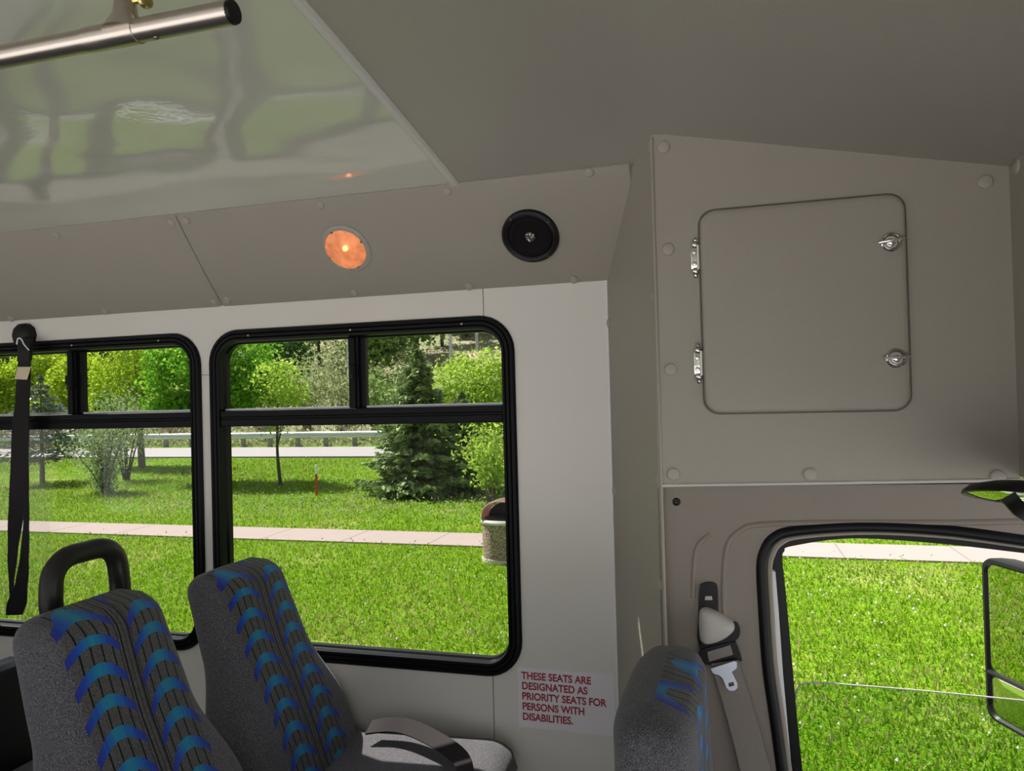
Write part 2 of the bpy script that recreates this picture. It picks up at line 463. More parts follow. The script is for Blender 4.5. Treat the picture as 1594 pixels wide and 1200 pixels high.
def zfront(x, y):
    def st(a, b, t): t = min(max((t-a)/(b-a), 0), 1); return t*t*(3-2*t)
    z = zsym(y)+.026*st(-.50, -.14, x)*min(max((1.705-y)/.085, 0), 1)
    if x > -.13:
        t = (x+.13)/(XF+.13)
        z = z*(1-t)+(1.912+.03*(1.62-y))*t
    return z
bm = bmesh.new()
sheet(bm, [XT+.004+(XF+.06-XT)*k/24 for k in range(25)], [1.715-.0725*k for k in range(31)], zfront)
cf = obj('ceiling', bm, 'roof_vinyl'); tag(cf, 'dull grey vinyl front ceiling sloping down towards the cab', 'ceiling', kind='structure')
bm = bmesh.new()
for y0, y1 in zip(ys[:-1], ys[1:]):
    vs = []
    for y in (y0, y1):
        z = zsym(y)
        vs.append([bm.verts.new((XT+dx, y, z+dz)) for dx, dz in ((-.0125, .004), (-.0115, -.003), (-.006, -.0075), (.006, -.0075), (.0115, -.003), (.0125, .004))])
    for k in range(5): bm.faces.new((vs[0][k], vs[0][k+1], vs[1][k+1], vs[1][k]))
bmesh.ops.remove_doubles(bm, verts=bm.verts[:], dist=1e-5)
tr = obj('trim_1', bm, 'piping'); tag(tr, 'pale joint strip across the ceiling between glossy and vinyl panels', 'trim', kind='structure')

# unseen shell: roof added against the sun, right side opened for skylight, floor, rear
bm = bmesh.new(); add_box(bm, (XS-.1, -.62, 2.26), (.75, 1.975, 2.31))
tag(obj('ceiling', bm, 'white_paint', smooth=False), 'unseen outer roof slab of the bus above the ceiling panels, added to block the sun', 'roof', kind='structure')
bm = bmesh.new(); add_box(bm, (XS, -.5, -.06), (1.5, 1.96, 0))
tag(obj('floor', bm, 'floor_vinyl', smooth=False), 'dark grey vinyl bus floor under the seats', 'floor', kind='structure')
bm = bmesh.new()
plate(bm, [(XS, -.05), (1.5, -.05), (1.5, 2.2), (XS, 2.2)],
      [rrect(-4.4, -2.72, .72, 1.98, .1), rrect(-2.62, -.72, .72, 1.98, .1), rrect(-.62, 1.25, .02, 1.98, .06)], .05, lambda x, z: (x, -.5, z), (0, -1, 0))
tag(obj('wall_right', bm, 'wall_panel', smooth=False), 'unseen opposite side wall of the bus, its doorway and window openings shaped to let skylight in', 'wall', kind='structure')
bm = bmesh.new(); add_box(bm, (XS-.05, -.5, -.05), (XS, 1.96, 2.2))
tag(obj('wall_back', bm, 'wall_panel', smooth=False), 'rear end wall of the bus', 'wall', kind='structure')

# ---------------------------------------------------------------- screw caps
capm = None
def capmesh(r):
    bm = bmesh.new()
    add_lathe(bm, [(r, -.001), (r, .0018), (r*.93, .0034), (r*.72, .0044), (r*.35, .0050), (0, .0052)], (0, 0, 0), (0, 0, 1), 20, up=(0, 1, 0))
    me = bpy.data.meshes.new('screw_cap'); bmesh.ops.recalc_face_normals(bm, faces=bm.faces[:]); bm.to_mesh(me); bm.free()
    me.shade_smooth(); me.materials.append(MATS['cap_vinyl']); return me
CAPS, CAPL = capmesh(.0112), capmesh(.0138)
def cap(p, n, parent, me):
    o = bpy.data.objects.new('screw_cap', me); COL.objects.link(o)
    o.parent = parent; o.location = Vector(p)-wloc(parent)
    o.rotation_euler = Vector(n).to_track_quat('Z', 'Y').to_euler()
    return o

# ---------------------------------------------------------------- cove panels
cn = Vector((0, -(CT[1]-CB[1]), CB[0]-CT[0]))     # along-slope is (dy,dz)
cs = Vector((0, CT[0]-CB[0], CT[1]-CB[1]))        # up the slope
CN = Vector((0, -cs.z, cs.y)).normalized()
if CN.y > 0: CN = -CN
CP = Vector((0, CB[0], CB[1]))
def cove_panel(x0, x1):
    bm = bmesh.new(); rows = []
    L = cs.length; s = cs.normalized()
    prof = [(0, -.02), (0, -.004), (.003, .001), (.008, .002)] + [(L*k/8, .002+.004*math.sin(PI*k/8)) for k in range(1, 8)] + [(L-.008, .002), (L-.003, .001), (L, -.004), (L, -.02)]
    def xs_(d): return [x0+d, x0+.004+d, (x0+x1)/2, x1-.004-d, x1-d]
    for a, h in prof:
        row = []
        for i, x in enumerate((x0, x0+.003, x0+.012, x1-.012, x1-.003, x1)):
            hh = h-(.005 if i in (0, 5) else (.0015 if i in (1, 4) else 0))
            p = CP+s*a+CN*hh; row.append(bm.verts.new((x, p.y, p.z)))
        rows.append(row)
    for a, b in zip(rows[:-1], rows[1:]):
        for k in range(5): bm.faces.new((a[k], a[k+1], b[k+1], b[k]))
    return bm
t2 = obj('trim_2', cove_panel(XS, -1.441), 'vinyl'); tag(t2, 'grey vinyl cove panel above the left window, with screw caps', 'cove panel', kind='structure')
t3 = obj('trim_3', cove_panel(-1.439, -.19), 'vinyl'); tag(t3, 'grey vinyl cove panel holding the lit dome light and the speaker', 'cove panel', kind='structure')
CPl = CP+CN*.005
for (px, py) in ((88, 366), (266, 347), (17, 496), (163, 485), (332, 470)): cap(hit(px, py, CPl-CN*.002, CN), CN, t2, CAPS)
for (px, py) in ((290, 343), (498, 319), (696, 298), (917, 269), (353, 467), (551, 456), (730, 446), (893, 435)): cap(hit(px, py, CPl-CN*.002, CN), CN, t3, CAPS)

# ---------------------------------------------------------------- windows
def window(idx, x0, x1, label, divx, open_gap):
    bm = bmesh.new()
    y = WY
    prof = [(-.004, y+.004), (-.004, y-.006), (.0, y-.011), (.008, y-.012), (.0105, y-.008), (.0125, y-.012), (.020, y-.012), (.0225, y-.007),
            (.0245, y-.011), (.031, y-.010), (.033, y-.002), (.033, y+.014), (.038, y+.018), (.038, y+.036), (.030, y+.040), (-.02, y+.040), (-.02, y+.031)]
    ring_sweep(bm, x0, x1, WZ0, WZ1, WR, prof)
    w = obj('window_%d' % idx, bm, 'black_frame', smooth=True, angle=25)
    tag(w, label, 'window', kind='structure')
    ix0, ix1 = x0+.033, x1-.033
    bm = bmesh.new()                                   # middle rail: ledge, groove, lower lip
    add_box(bm, (ix0, y-.008, 1.455), (ix1, y+.038, 1.475), .003); add_box(bm, (ix0, y-.002, 1.448), (ix1, y+.038, 1.457)); add_box(bm, (ix0, y-.007, 1.428), (ix1, y+.038, 1.450), .003)
    obj('middle_rail', bm, 'black_frame', w, smooth=False)
    bm = bmesh.new()
    add_box(bm, (divx-.022, y+.002, 1.474), (divx-.002, y+.022, WZ1-.035), .003)
    add_box(bm, (divx+.002, y+.020, 1.474), (divx+.022, y+.042, WZ1-.035), .003)
    add_box(bm, (divx-.004, y+.010, 1.474), (divx+.006, y+.030, WZ1-.035))
    dv = obj('sliding_stile', bm, 'black_frame', w, smooth=False)
    bm = bmesh.new()
    add_box(bm, (divx-.016, y-.008, 1.555), (divx-.004, y+.004, 1.60), .003); add_box(bm, (divx-.012, y-.016, 1.572), (divx-.006, y-.006, 1.60), .002)
    obj('latch', bm, 'black_plastic', dv, smooth=False)
    for nm, a, b, z0, z1, yy in (('pane', ix0, divx-.01, 1.472, WZ1-.03, y+.013), ('pane', divx+.01, ix1, 1.472, WZ1-.03, y+.032), ('pane', ix0, ix1, WZ0+.03, 1.432, y+.030)):
        bm = bmesh.new()
        ri = .005
        pts = rrect(a, b, z0, z1, .012)
        # keep the outer rounded corners inside the frame
        vs = []
        for px_, pz_ in pts:
            cx = min(max(px_, x0+WR), x1-WR); cz = min(max(pz_, WZ0+WR), WZ1-WR)
            d = math.hypot(px_-cx, pz_-cz); lim = WR-.03
            if px_ != cx and pz_ != cz and d > lim: px_, pz_ = cx+(px_-cx)*lim/d, cz+(pz_-cz)*lim/d
            vs.append(bm.verts.new((px_, yy, pz_)))
        bm.faces.new(vs)
        obj(nm, bm, 'window_glass', w, smooth=False)
    bm = bmesh.new()                                    # pale glazing bead that catches light above the rail
    add_box(bm, (ix0+.004, y+.012, 1.4745), (divx-.024, y+.020, 1.481)); add_box(bm, (divx+.024, y+.02, 1.4745), (ix1-.004, y+.036, 1.481))
    obj('glazing_bead', bm, 'galvanised', w, smooth=False)
    bm = bmesh.new()
    for k in range(3): add_lathe(bm, [(.004, 0), (.003, .0022), (0, .003)], (x0+.14+(x1-x0-.28)*k/2, y-.012, WZ1-.016), (0, -1, 0), 10)
    obj('screw', bm, 'dark_metal', w)
    return w
w1 = window(1, *WIN[0], 'black framed sliding bus window behind the hanging shoulder belt', -2.015, 0)
w2 = window(2, *WIN[1], 'black framed sliding bus window between the two seatbacks and the priority sign', -1.005, 0)

# ---------------------------------------------------------------- step panel between wall and cab
CY = 1.62
SA = Vector((-.285, 1.912, 0)); SB = Vector((-.131, CY, 0))
sd = (SB-SA).normalized(); SN = Vector((0, 0, 1)).cross(sd)
if SN.y > 0: SN = -SN
def step_pt(t, z): p = SA.lerp(SB, t); return Vector((p.x, p.y, z))
bm = bmesh.new(); V = []
for k in range(13):
    t = k/12; zt = zsym(min(SA.lerp(SB, t).y, 1.7))+.02
    h = .004*math.sin(PI*t)
    V.append([bm.verts.new(step_pt(t, z)+SN*h) for z in (0, .6, 1.2, 1.8, zt)])
for a, b in zip(V[:-1], V[1:]):
    for k in range(4): bm.faces.new((a[k], b[k], b[k+1], a[k+1]))
st = obj('wall_step', bm, 'vinyl'); tag(st, 'tall narrow grey vinyl return panel between side wall and overhead cupboard', 'wall', kind='structure')
bm = bmesh.new(); add_tube(bm, [(SB.x-.002, CY-.001, 0), (SB.x-.002, CY-.001, 2.05)], .004, 8); obj('piping', bm, 'vinyl', st)
bm = bmesh.new(); add_tube(bm, [(-.2805, 1.898, .3), (-.2805, 1.898, 1.79)], .0025, 6); obj('edge_bead', bm, 'white_paint', st)
for (px, py) in ((1013, 228), (1018, 461), (1025, 748), (1030, 911)): cap(hit(px, py, SB, SN), SN, st, CAPS)
for (px, py) in ((948, 503), (957, 764)): cap(hit(px, py, SB, SN), SN, st, CAPS)

# ---------------------------------------------------------------- overhead cupboard
TL, TR_ = Y(1020, 207, CY), Y(1565, 263, CY)
BL, BR = Y(1030, 757, CY), Y(1593, 741, CY)
zb = 1.297
cab = thing('overhead_cupboard', 'grey vinyl overhead cupboard with a rounded door above the driver window', 'cupboard', (.2, CY+.1, zb))
bm = bmesh.new()
fp = [(TL.x-.008, TL.z+.006), (TR_.x+.006, TR_.z+.006), (TR_.x+.006, zb+.016), (BL.x-.008, zb-.004)]
dr = (-.037, .3555, 1.4515, 1.8785)
plate(bm, fp, [], .012, lambda x, z: (x, CY, z), (0, 1, 0))
obj('front_panel', bm, 'vinyl', cab, smooth=False)
bm = bmesh.new(); add_box(bm, (TL.x+.004, CY+.012, zb+.01), (TR_.x, CY+.09, 1.86)); obj('carcass', bm, 'vinyl', cab, smooth=False)
bm = bmesh.new()
add_tube(bm, [(BL.x-.002, CY-.001, zb), (.2, CY-.001, zb+.008), (TR_.x+.02, CY-.001, zb+.0165)], .0035, 8)
obj('piping', bm, 'piping', cab)
bm = bmesh.new()
ring_sweep(bm, dr[0]-.004, dr[1]+.004, dr[2]-.004, dr[3]+.004, .034, [(0, CY+.002), (0, CY-.0015), (.005, CY-.0015), (.005, CY+.002)])
obj('door_gap_shadow', bm, 'seam_dark', cab, smooth=False)  # dark ring paints the shadow line round the door
bm = bmesh.new()
prof = [(0, CY), (0, CY-.008), (.0015, CY-.012), (.005, CY-.0145), (.012, CY-.0155), (.03, CY-.0165), (.08, CY-.0175)]
ring_sweep(bm, *dr, .032, prof)
bm.faces.new([v for v in bm.verts[-36:]])
door = obj('door', bm, 'vinyl', cab)
def hinge(z):
    c = Vector((dr[0]-.010, CY, z)); bm = bmesh.new()
    add_box(bm, (c.x-.010, CY-.006, z-.024), (c.x+.009, CY+.001, z+.024), .0015)
    add_tube(bm, [(c.x+.006, CY-.0085, z-.026), (c.x+.006, CY-.0085, z+.026)], .0042, 12)
    for s in (-1, 1):
        add_lathe(bm, [(.0085, 0), (.0075, .004), (.004, .007), (0, .0075)], (c.x-.001, CY-.002, z+s*.028), (0, -1, 0), 14)
        add_lathe(bm, [(.0046, 0), (.0040, .003), (.0022, .006), (0, .007)], (c.x-.001, CY-.006, z+s*.037), (0, 0, s), 12, up=(0, 1, 0))
        add_lathe(bm, [(.005, 0), (.004, .002), (0, .003)], (c.x-.003, CY-.006, z+s*.012), (0, -1, 0), 10)
    obj('hinge', bm, 'chrome', cab)
hinge(Y(1073, 402, CY-.006).z); hinge(Y(1076, 566, CY-.006).z)
def latch(px, py, ang):
    p = Y(px, py, CY-.018); bm = bmesh.new()
    M = Vector((0, -1, 0))
    add_lathe(bm, [(.0185, 0), (.0185, .003), (.0165, .0045), (.0145, .003), (.012, .0005), (.008, .0005), (.0075, .004), (.005, .006), (0, .0065)], p, M, 28)
    d = Vector((math.cos(R_(ang)), 0, math.sin(R_(ang))))
    q = p+Vector((0, -.008, .002))
    add_tube(bm, [q-d*.024, q-d*.0235+Vector((0, -.0005, 0)), q-d*.012+Vector((0, -.003, 0)), q+d*.012+Vector((0, -.003, 0)), q+d*.0235, q+d*.024], [.001, .0026, .0028, .0028, .0026, .001], 10)
    obj('latch', bm, 'chrome', door)
latch(1387, 377, 6); latch(1395, 558, 2)
for (px, py) in ((1033, 229), (1534, 283), (1040, 388), (1044, 575), (1048, 738), (1261, 738), (1553, 742)): cap(Y(px, py, CY), (0, -1, 0), cab, CAPL)

# cab header at the right edge
HX = TR_.x+.006
bm = bmesh.new()
add_box(bm, (HX, -.45, 1.318), (HX+.03, CY+.03, 1.99), .004)
hd = obj('wall_front', bm, 'vinyl', smooth=False); tag(hd, 'grey vinyl header panel at the far right above the windscreen', 'wall', kind='structure')
cap(X(1583, 258, HX), (-1, 0, 0), hd, CAPL)

# ================================================================== CAB DOOR
DY = 1.635
def D2(px, py, y=DY): p = Y(px, py, y); return (p.x, p.z)
zt0 = zb-.006
open_px = [(1222, 1235), (1208, 1130), (1195, 1036), (1189, 950), (1186, 885), (1191, 858), (1205, 838), (1237, 827), (1343, 820), (1470, 826), (1594, 842)]
op = [D2(*p) for p in open_px]
sm = [(v.x, v.y) for v in catmull([(a, b, 0) for a, b in op], 6)]
xr = sm[-1][0]
hole = [(op[0][0]+.12, .30)]+sm+[(xr+.25, sm[-1][1]-.10), (xr+.32, .30)]
hole = [(op[0][0]+.02, .42)] + hole if False else hole
dx0 = SB.x-.012
door_root = thing('door_1', 'taupe moulded driver door surround with black rubber seal and open window', 'door', (.4, DY+.05, 0), kind='structure')
bm = bmesh.new()
plate(bm, [(dx0, 0.0), (dx0, zt0), (.2, zt0+.008), (xr+.6, zt0+.022), (xr+.6, .0)], [hole], .03, lambda x, z: (x, DY, z), (0, 1, 0))
obj('pillar_trim', bm, 'door_plastic', door_root, smooth=False)
def crease(pxs, r, name='trim_crease'):
    pts = catmull([Y(a, b, DY+r*.45) for a, b in pxs], 8); bm = bmesh.new(); add_tube(bm, pts, r, 10); obj(name, bm, 'door_plastic', door_root)
crease([(1142, 1230), (1134, 1050), (1127, 943), (1128, 880), (1134, 845), (1152, 826), (1182, 816), (1300, 813), (1470, 813), (1594, 811)], .007)
crease([(1079, 930), (1080, 890), (1083, 858), (1092, 842), (1106, 831)], .006)
# rubber seal
bm = bmesh.new(); add_tube(bm, [(x, DY+.004, z) for x, z in sm], .0125, 12)
obj('rubber_seal', bm, 'black_rubber', door_root)
bm = bmesh.new(); add_tube(bm, [(x+.012, DY+.022, z-.010) for x, z in sm], .010, 10)
obj('inner_seal', bm, 'door_plastic', door_root)
# white body jamb and black window frame further out
JY, FY = 1.690, 1.725
jm = [D2(a, b, JY) for a, b in ((1236, 1235), (1229, 1160), (1219, 1050), (1212, 950), (1207, 890))]
jo = [D2(a, b, JY) for a, b in ((1207, 1235), (1195, 1130), (1180, 1036), (1174, 950), (1174, 880))]
bm = bmesh.new(); plate(bm, jm+jo[::-1], [], .02, lambda x, z: (x, JY, z), (0, 1, 0)); obj('body_jamb', bm, 'white_paint', door_root, smooth=False)
gl_px = [(1253, 1235), (1243, 1140), (1233, 1030), (1224, 930), (1218, 872), (1221, 858), (1233, 850), (1326, 838), (1460, 846), (1594, 861)]
gi = [(v.x, v.y) for v in catmull([(*D2(a, b, FY), 0) for a, b in gl_px], 6)]
fo = [D2(a, b, FY) for a, b in ((1196, 1260), (1160, 1036), (1152, 880), (1160, 800), (1240, 780), (1470, 785), (1594, 800))]
bm = bmesh.new()
plate(bm, fo+[(gi[-1][0]+.3, fo[-1][1]-.08), (gi[-1][0]+.36, .2), (fo[0][0], .2)],
      [[(gi[0][0]+.03, .42)]+gi+[(gi[-1][0]+.2, gi[-1][1]-.08), (gi[-1][0]+.27, .42)]], .03, lambda x, z: (x, FY, z), (0, 1, 0))
obj('window_frame', bm, 'black_rubber', door_root, smooth=False)
# lowered pane with its top edge showing
PYY = FY+.018
te = [D2(a, b, PYY) for a, b in ((1238, 1090), (1241, 1074), (1250, 1065), (1275, 1063), (1330, 1067), (1440, 1076), (1594, 1091))]
te = [(v.x, v.y) for v in catmull([(a, b, 0) for a, b in te], 5)]
bm = bmesh.new(); plate(bm, te+[(te[-1][0]+.2, te[-1][1]-.03), (te[-1][0]+.26, .40), (te[0][0]+.02, .40)], [], .004, lambda x, z: (x, PYY, z), (0, 1, 0))
pn = obj('pane', bm, 'door_glass', door_root, smooth=False)
bm = bmesh.new(); add_tube(bm, [(x, PYY+.002, z) for x, z in te], .0016, 6); obj('pane_edge', bm, 'rim_concrete', pn)
# torx screw in the trim corner
bm = bmesh.new(); p = Y(1053, 781, DY)
add_lathe(bm, [(.0085, 0), (.0085, .002), (.006, .003), (.0055, .0008), (0, .0006)], p, (0, -1, 0), 18); obj('screw', bm, 'black_plastic', door_root)

# ---------------------------------------------------------------- driver belt on the pillar
bl = thing('driver_seat_belt', 'tan driver seat belt with silver tongue hanging from the pillar', 'seat belt', Y(1105, 1000, DY))
def slab(bm, pxs, y0, y1, smoothn=0, bev=0):
    pts = [Y(a, b, y0) for a, b in pxs]
    if smoothn: pts = catmull(pts, smoothn, True)
    plate(bm, [(p.x, p.z) for p in pts], [], y1-y0, lambda x, z: (x, y0, z), (0, 1, 0))
bm = bmesh.new(); slab(bm, ((1089, 916), (1094, 909), (1102, 907), (1111, 908), (1117, 916), (1118, 960), (1118, 1005), (1088, 1005), (1087, 960)), DY-.008, DY, 3); sl = obj('height_adjuster', bm, 'black_plastic', bl, smooth=False)
bm = bmesh.new(); slab(bm, ((1098, 928), (1108, 928), (1109, 934), (1097, 934)), DY-.0095, DY-.006); obj('adjuster_button', bm, 'dark_metal', sl, smooth=False)
# guide cover: a smooth rounded triangular shell
bm = bmesh.new()
outl = catmull([Y(a, b, DY-.010) for a, b in ((1088, 958), (1090, 949), (1097, 945), (1107, 947), (1122, 954), (1137, 964), (1143, 971), (1142, 981), (1128, 993), (1110, 1000), (1097, 1001), (1090, 994), (1088, 976))], 4, True)
cen = sum(outl, Vector())/len(outl); rings = []
for f, d in ((1, .012), (1, 0), (.985, -.006), (.93, -.013), (.80, -.0185), (.55, -.0225), (.25, -.0245)):
    rings.append([bm.verts.new(cen+(p-cen)*f+Vector((0, d, 0))) for p in outl])
for a, b in zip(rings[:-1], rings[1:]):
    for k in range(len(a)): bm.faces.new((a[k], a[(k+1) % len(a)], b[(k+1) % len(a)], b[k]))
bm.faces.new(rings[-1]); obj('guide_cover', bm, 'cap_plastic', bl)
bm = bmesh.new()
slab(bm, ((1118, 990), (1135, 972), (1146, 970), (1152, 980), (1150, 992), (1140, 1000), (1110, 1012), (1092, 1012), (1090, 1002)), DY-.012, DY-.002, 3)
slab(bm, ((1091, 1012), (1140, 1000), (1146, 1003), (1154, 1024), (1150, 1030), (1108, 1035), (1094, 1030)), DY-.016, DY-.006, 3)
obj('guide_loop', bm, 'black_plastic', bl, smooth=False)
bm = bmesh.new(); slab(bm, ((1101, 1015), (1137, 1004), (1141, 1019), (1104, 1030)), DY-.019, DY-.014); obj('webbing_fold', bm, 'webbing_tan', bl, smooth=False)
yb = DY-.024
bm = bmesh.new()
P = [Y(1128, 1030, DY-.02), Y(1146, 1090, yb), Y(1163, 1150, yb-.004), Y(1184, 1230, yb-.008), Y(1205, 1310, yb-.01)]
ribbon(bm, P, [(.95, 0, .2)]*5, [.056, .056, .057, .060, .062])
obj('webbing', bm, 'webbing_tan', bl)
bm = bmesh.new()
P = [Y(1112, 1034, DY-.012), Y(1118, 1090, DY-.012), Y(1124, 1150, DY-.012), Y(1133, 1230, DY-.012)]
ribbon(bm, P, [(.97, 0, .1)]*4, [.040, .046, .048, .050])
obj('webbing', bm, 'webbing_tan', bl)
# tongue
bm = bmesh.new()
ty = yb-.008
tp = [(1106, 1041), (1143, 1029), (1147, 1031), (1147, 1040), (1139, 1046), (1148, 1064), (1148, 1071), (1143, 1075), (1136, 1075), (1131, 1071), (1125, 1056), (1120, 1051), (1110, 1048)]
th = [(1133, 1063), (1142, 1061), (1143, 1067), (1135, 1069)]
tp2 = [Y(a, b, ty) for a, b in tp]; th2 = [Y(a, b, ty) for a, b in th]
plate(bm, [(p.x, p.z) for p in tp2], [[(p.x, p.z) for p in th2]], .0035, lambda x, z: (x, ty, z), (0, 1, 0))
obj('belt_tongue', bm, 'steel_tongue', bl, smooth=False)

# ---------------------------------------------------------------- exterior door mirror
mx = thing('door_mirror', 'black framed two-part door mirror outside the driver window, reflecting the lawn', 'mirror', (.75, 2.15, .9))
MN = Vector((-.92, -.38, -.02)).normalized()
MP = Y(1535, 960, 2.08)
def MM(px, py): return hit(px, py, MP, MN)
mr = Vector((0, 0, 1)).cross(MN).normalized()
if mr.x < 0: mr = -mr
def shell(px_loop, mat, name, parent, front=0, back=.05, rad=6):
    pass
tlp, blp = MM(1531, 869), MM(1547, 1108)
mw, mz0, mz1 = .20, (blp.z), (tlp.z)
def mpt(u, z, d=0): q = Vector((tlp.x, tlp.y, 0))+mr*u; return Vector((q.x, q.y, z))-MN*d
bm = bmesh.new()
rings = []
for ins, d in ((.012, .075), (.0, .06), (-.004, .03), (-.005, .004), (-.003, -.003), (.004, -.004), (.009, .003)):
    rings.append([bm.verts.new(mpt(u, z, d)) for u, z in rrect(ins, mw-ins, mz0-.012+ins, mz1-ins, .03)])
for a, b in zip(rings[:-1], rings[1:]):
    for k in range(len(a)): bm.faces.new((a[k], a[(k+1) % len(a)], b[(k+1) % len(a)], b[k]))
bm.faces.new(rings[0]); bm.faces.new(rings[-1])
hs = obj('mirror_housing', bm, 'black_plastic', mx)
zdv = MM(1529, 1038).z
for nm, z0, z1 in (('mirror_glass', zdv+.006, mz1-.010), ('wide_angle_glass', mz0-.002, zdv-.006)):
    bm = bmesh.new(); vs = []; loop = rrect(.010, mw-.010, z0, z1, .022)
    c = mpt(mw/2, (z0+z1)/2, -.004)
    bow = 0 if nm == 'mirror_glass' else .006
    rr = [[bm.verts.new(mpt(mw/2+(u-mw/2)*f, (z0+z1)/2+(z-(z0+z1)/2)*f, .002-bow*(1-f*f))) for u, z in loop] for f in (1, .75, .5, .25)]
    for a, b in zip(rr[:-1], rr[1:]):
        for k in range(len(a)): bm.faces.new((a[k], a[(k+1) % len(a)], b[(k+1) % len(a)], b[k]))
    bm.faces.new(rr[-1]); obj(nm, bm, 'mirror_silver', mx)
bm = bmesh.new(); q0, q1 = mpt(.004, zdv, .001), mpt(mw-.004, zdv, .001); add_tube(bm, [q0, q1], .006, 8); obj('divider_bar', bm, 'black_plastic', mx)
bm = bmesh.new(); add_tube(bm, [mpt(mw*.7, mz0+.1, .06), mpt(mw*.7, mz0+.05, .14), (MP.x+.25, 1.80, mz0-.02)], .018, 12); obj('mounting_arm', bm, 'black_plastic', mx)

# ---------------------------------------------------------------- cab interior mirror (right edge)
im = thing('interior_mirror', 'dark rimmed rounded cab mirror reflecting green, at the far right under the cupboard', 'mirror', Y(1580, 775, 1.40))
bm = bmesh.new()
c = Y(1592, 772, 1.40)
def bowl(prof): 
    b_ = bmesh.new(); add_lathe(b_, prof, c, IN, 40); return b_
IN = Vector((-.10, -.22, -.97)).normalized()
ob = obj('mirror_housing', bowl([(0, -.022), (.045, -.020), (.075, -.012), (.086, -.002), (.087, .002), (.084, .004), (.080, .003)]), 'black_plastic', im)
obj('mirror_glass', bowl([(.081, .003), (.06, .009), (.035, .0125), (0, .014)]), 'mirror_silver', im)
bm = bmesh.new()
ribbon(bm, [Y(1568, 772, 1.315), Y(1577, 782, 1.312), Y(1590, 796, 1.30), Y(1606, 806, 1.30)], [(.8, 0, .5)]*4, [.024, .022, .022, .022], .004)
obj('mounting_arm', bm, 'black_plastic', im)

# ---------------------------------------------------------------- dome light and speaker in the cove
def cove_hit(px, py): return hit(px, py, CPl, CN)
p = cove_hit(539, 387)
dl = thing('dome_light', 'round amber dome light glowing in the cove above the window', 'light', p)
bm = bmesh.new()
add_lathe(bm, [(.0705, -.002), (.0705, .003), (.067, .0055), (.060, .0065), (.0575, .0055), (.0575, -.001)], p, CN, 48); obj('bezel', bm, 'bezel_vinyl', dl)
bm = bmesh.new()
add_lathe(bm, [(.0575, .004), (.0565, .009), (.053, .010), (.0525, .009), (.037, .0155), (.018, .019), (0, .020)], p, CN, 48); obj('lens', bm, 'lamp_lens', dl)
bm = bmesh.new(); add_lathe(bm, [(.0565, .0045), (.035, .0028), (0, .0022)], p, CN, 32); obj('reflector', bm, 'lamp_reflector', dl)
bm = bmesh.new(); bmesh.ops.create_uvsphere(bm, u_segments=16, v_segments=8, radius=.0075, matrix=Matrix.Translation(p+CN*.0105+Vector((.003, 0, 0))+cs.normalized()*.006)); obj('bulb', bm, 'lamp_bulb', dl)
fm = frame_of(CN)
for a in (20, 110, 200, 290):
    bm = bmesh.new(); q = p+fm@Vector((.0565*math.cos(R_(a)), .0565*math.sin(R_(a)), .006)); add_lathe(bm, [(.003, 0), (.003, .003), (0, .0035)], q, CN, 10)
    obj('retaining_clip', bm, 'dark_metal', dl)
bm = bmesh.new(); q = cove_hit(547, 418); add_lathe(bm, [(.0042, 0), (.0035, .009), (0, .0095)], q, CN, 12); obj('screw', bm, 'cap_vinyl', dl)

p = cove_hit(826, 367)
sk = thing('speaker', 'round black loudspeaker set into the grey cove', 'speaker', p)
bm = bmesh.new(); add_lathe(bm, [(.0735, -.002), (.0735, .006), (.071, .010), (.066, .012), (.060, .010), (.0565, .006), (.055, .004)], p, CN, 56); obj('ring', bm, 'black_plastic', sk)
bm = bmesh.new(); add_lathe(bm, [(.057, .005), (.052, .0095), (.046, .010), (.042, .0065), (.025, .004), (.009, .0035), (0, .0035)], p, CN, 48); obj('cone', bm, 'speaker_cone', sk)
bm = bmesh.new(); add_lathe(bm, [(.0150, .003), (.0145, .006), (.011, .0095), (.006, .0115), (0, .012)], p, CN, 28)
for v in bm.verts:
    if mnoise.noise(v.co*260) > .1: v.co += CN*.0012
obj('dust_cap', bm, 'cap_metal', sk)
for a in (35, 125, 215, 305):
    bm = bmesh.new(); q = p+fm@Vector((.067*math.cos(R_(a)), .067*math.sin(R_(a)), .0115)); add_lathe(bm, [(.0035, 0), (.003, .0015), (0, .002)], q, CN, 10); obj('screw', bm, 'dark_metal', sk)

# ---------------------------------------------------------------- ceiling grab rail
RY = .72
e1 = Y(362, 19, RY); rr_ = .0135
gr = thing('grab_rail', 'brushed steel grab rail hanging under the glossy ceiling', 'handrail', (e1.x-.2, RY, e1.z))
bm = bmesh.new(); add_tube(bm, [(e1.x-2.2, RY, e1.z), (e1.x, RY, e1.z)], rr_, 28, cap=False); obj('rail', bm, 'brushed_steel', gr)
bm = bmesh.new(); add_lathe(bm, [(rr_*.98, -.004), (rr_*1.02, .000), (rr_*.95, .003), (0, .0035)], (e1.x, RY, e1.z), (1, 0, 0), 24); obj('end_cap', bm, 'black_plastic', gr)
bm = bmesh.new()
bx = Y(196, 52, RY).x
ztop = zsym(RY)
add_tube(bm, [(bx-.055, RY, e1.z), (bx+.018, RY, e1.z)], rr_*1.09, 24)
pts, rads = [], []
for k in range(11):
    t = k/10; pts.append((bx, RY, e1.z+(ztop-e1.z)*t)); rads.append(.0105+.016*math.exp(-t*14)+.016*max(0, t-.86)/.14)
add_tube(bm, pts, rads, 20)
obj('tee_bracket', bm, 'brushed_steel', gr)
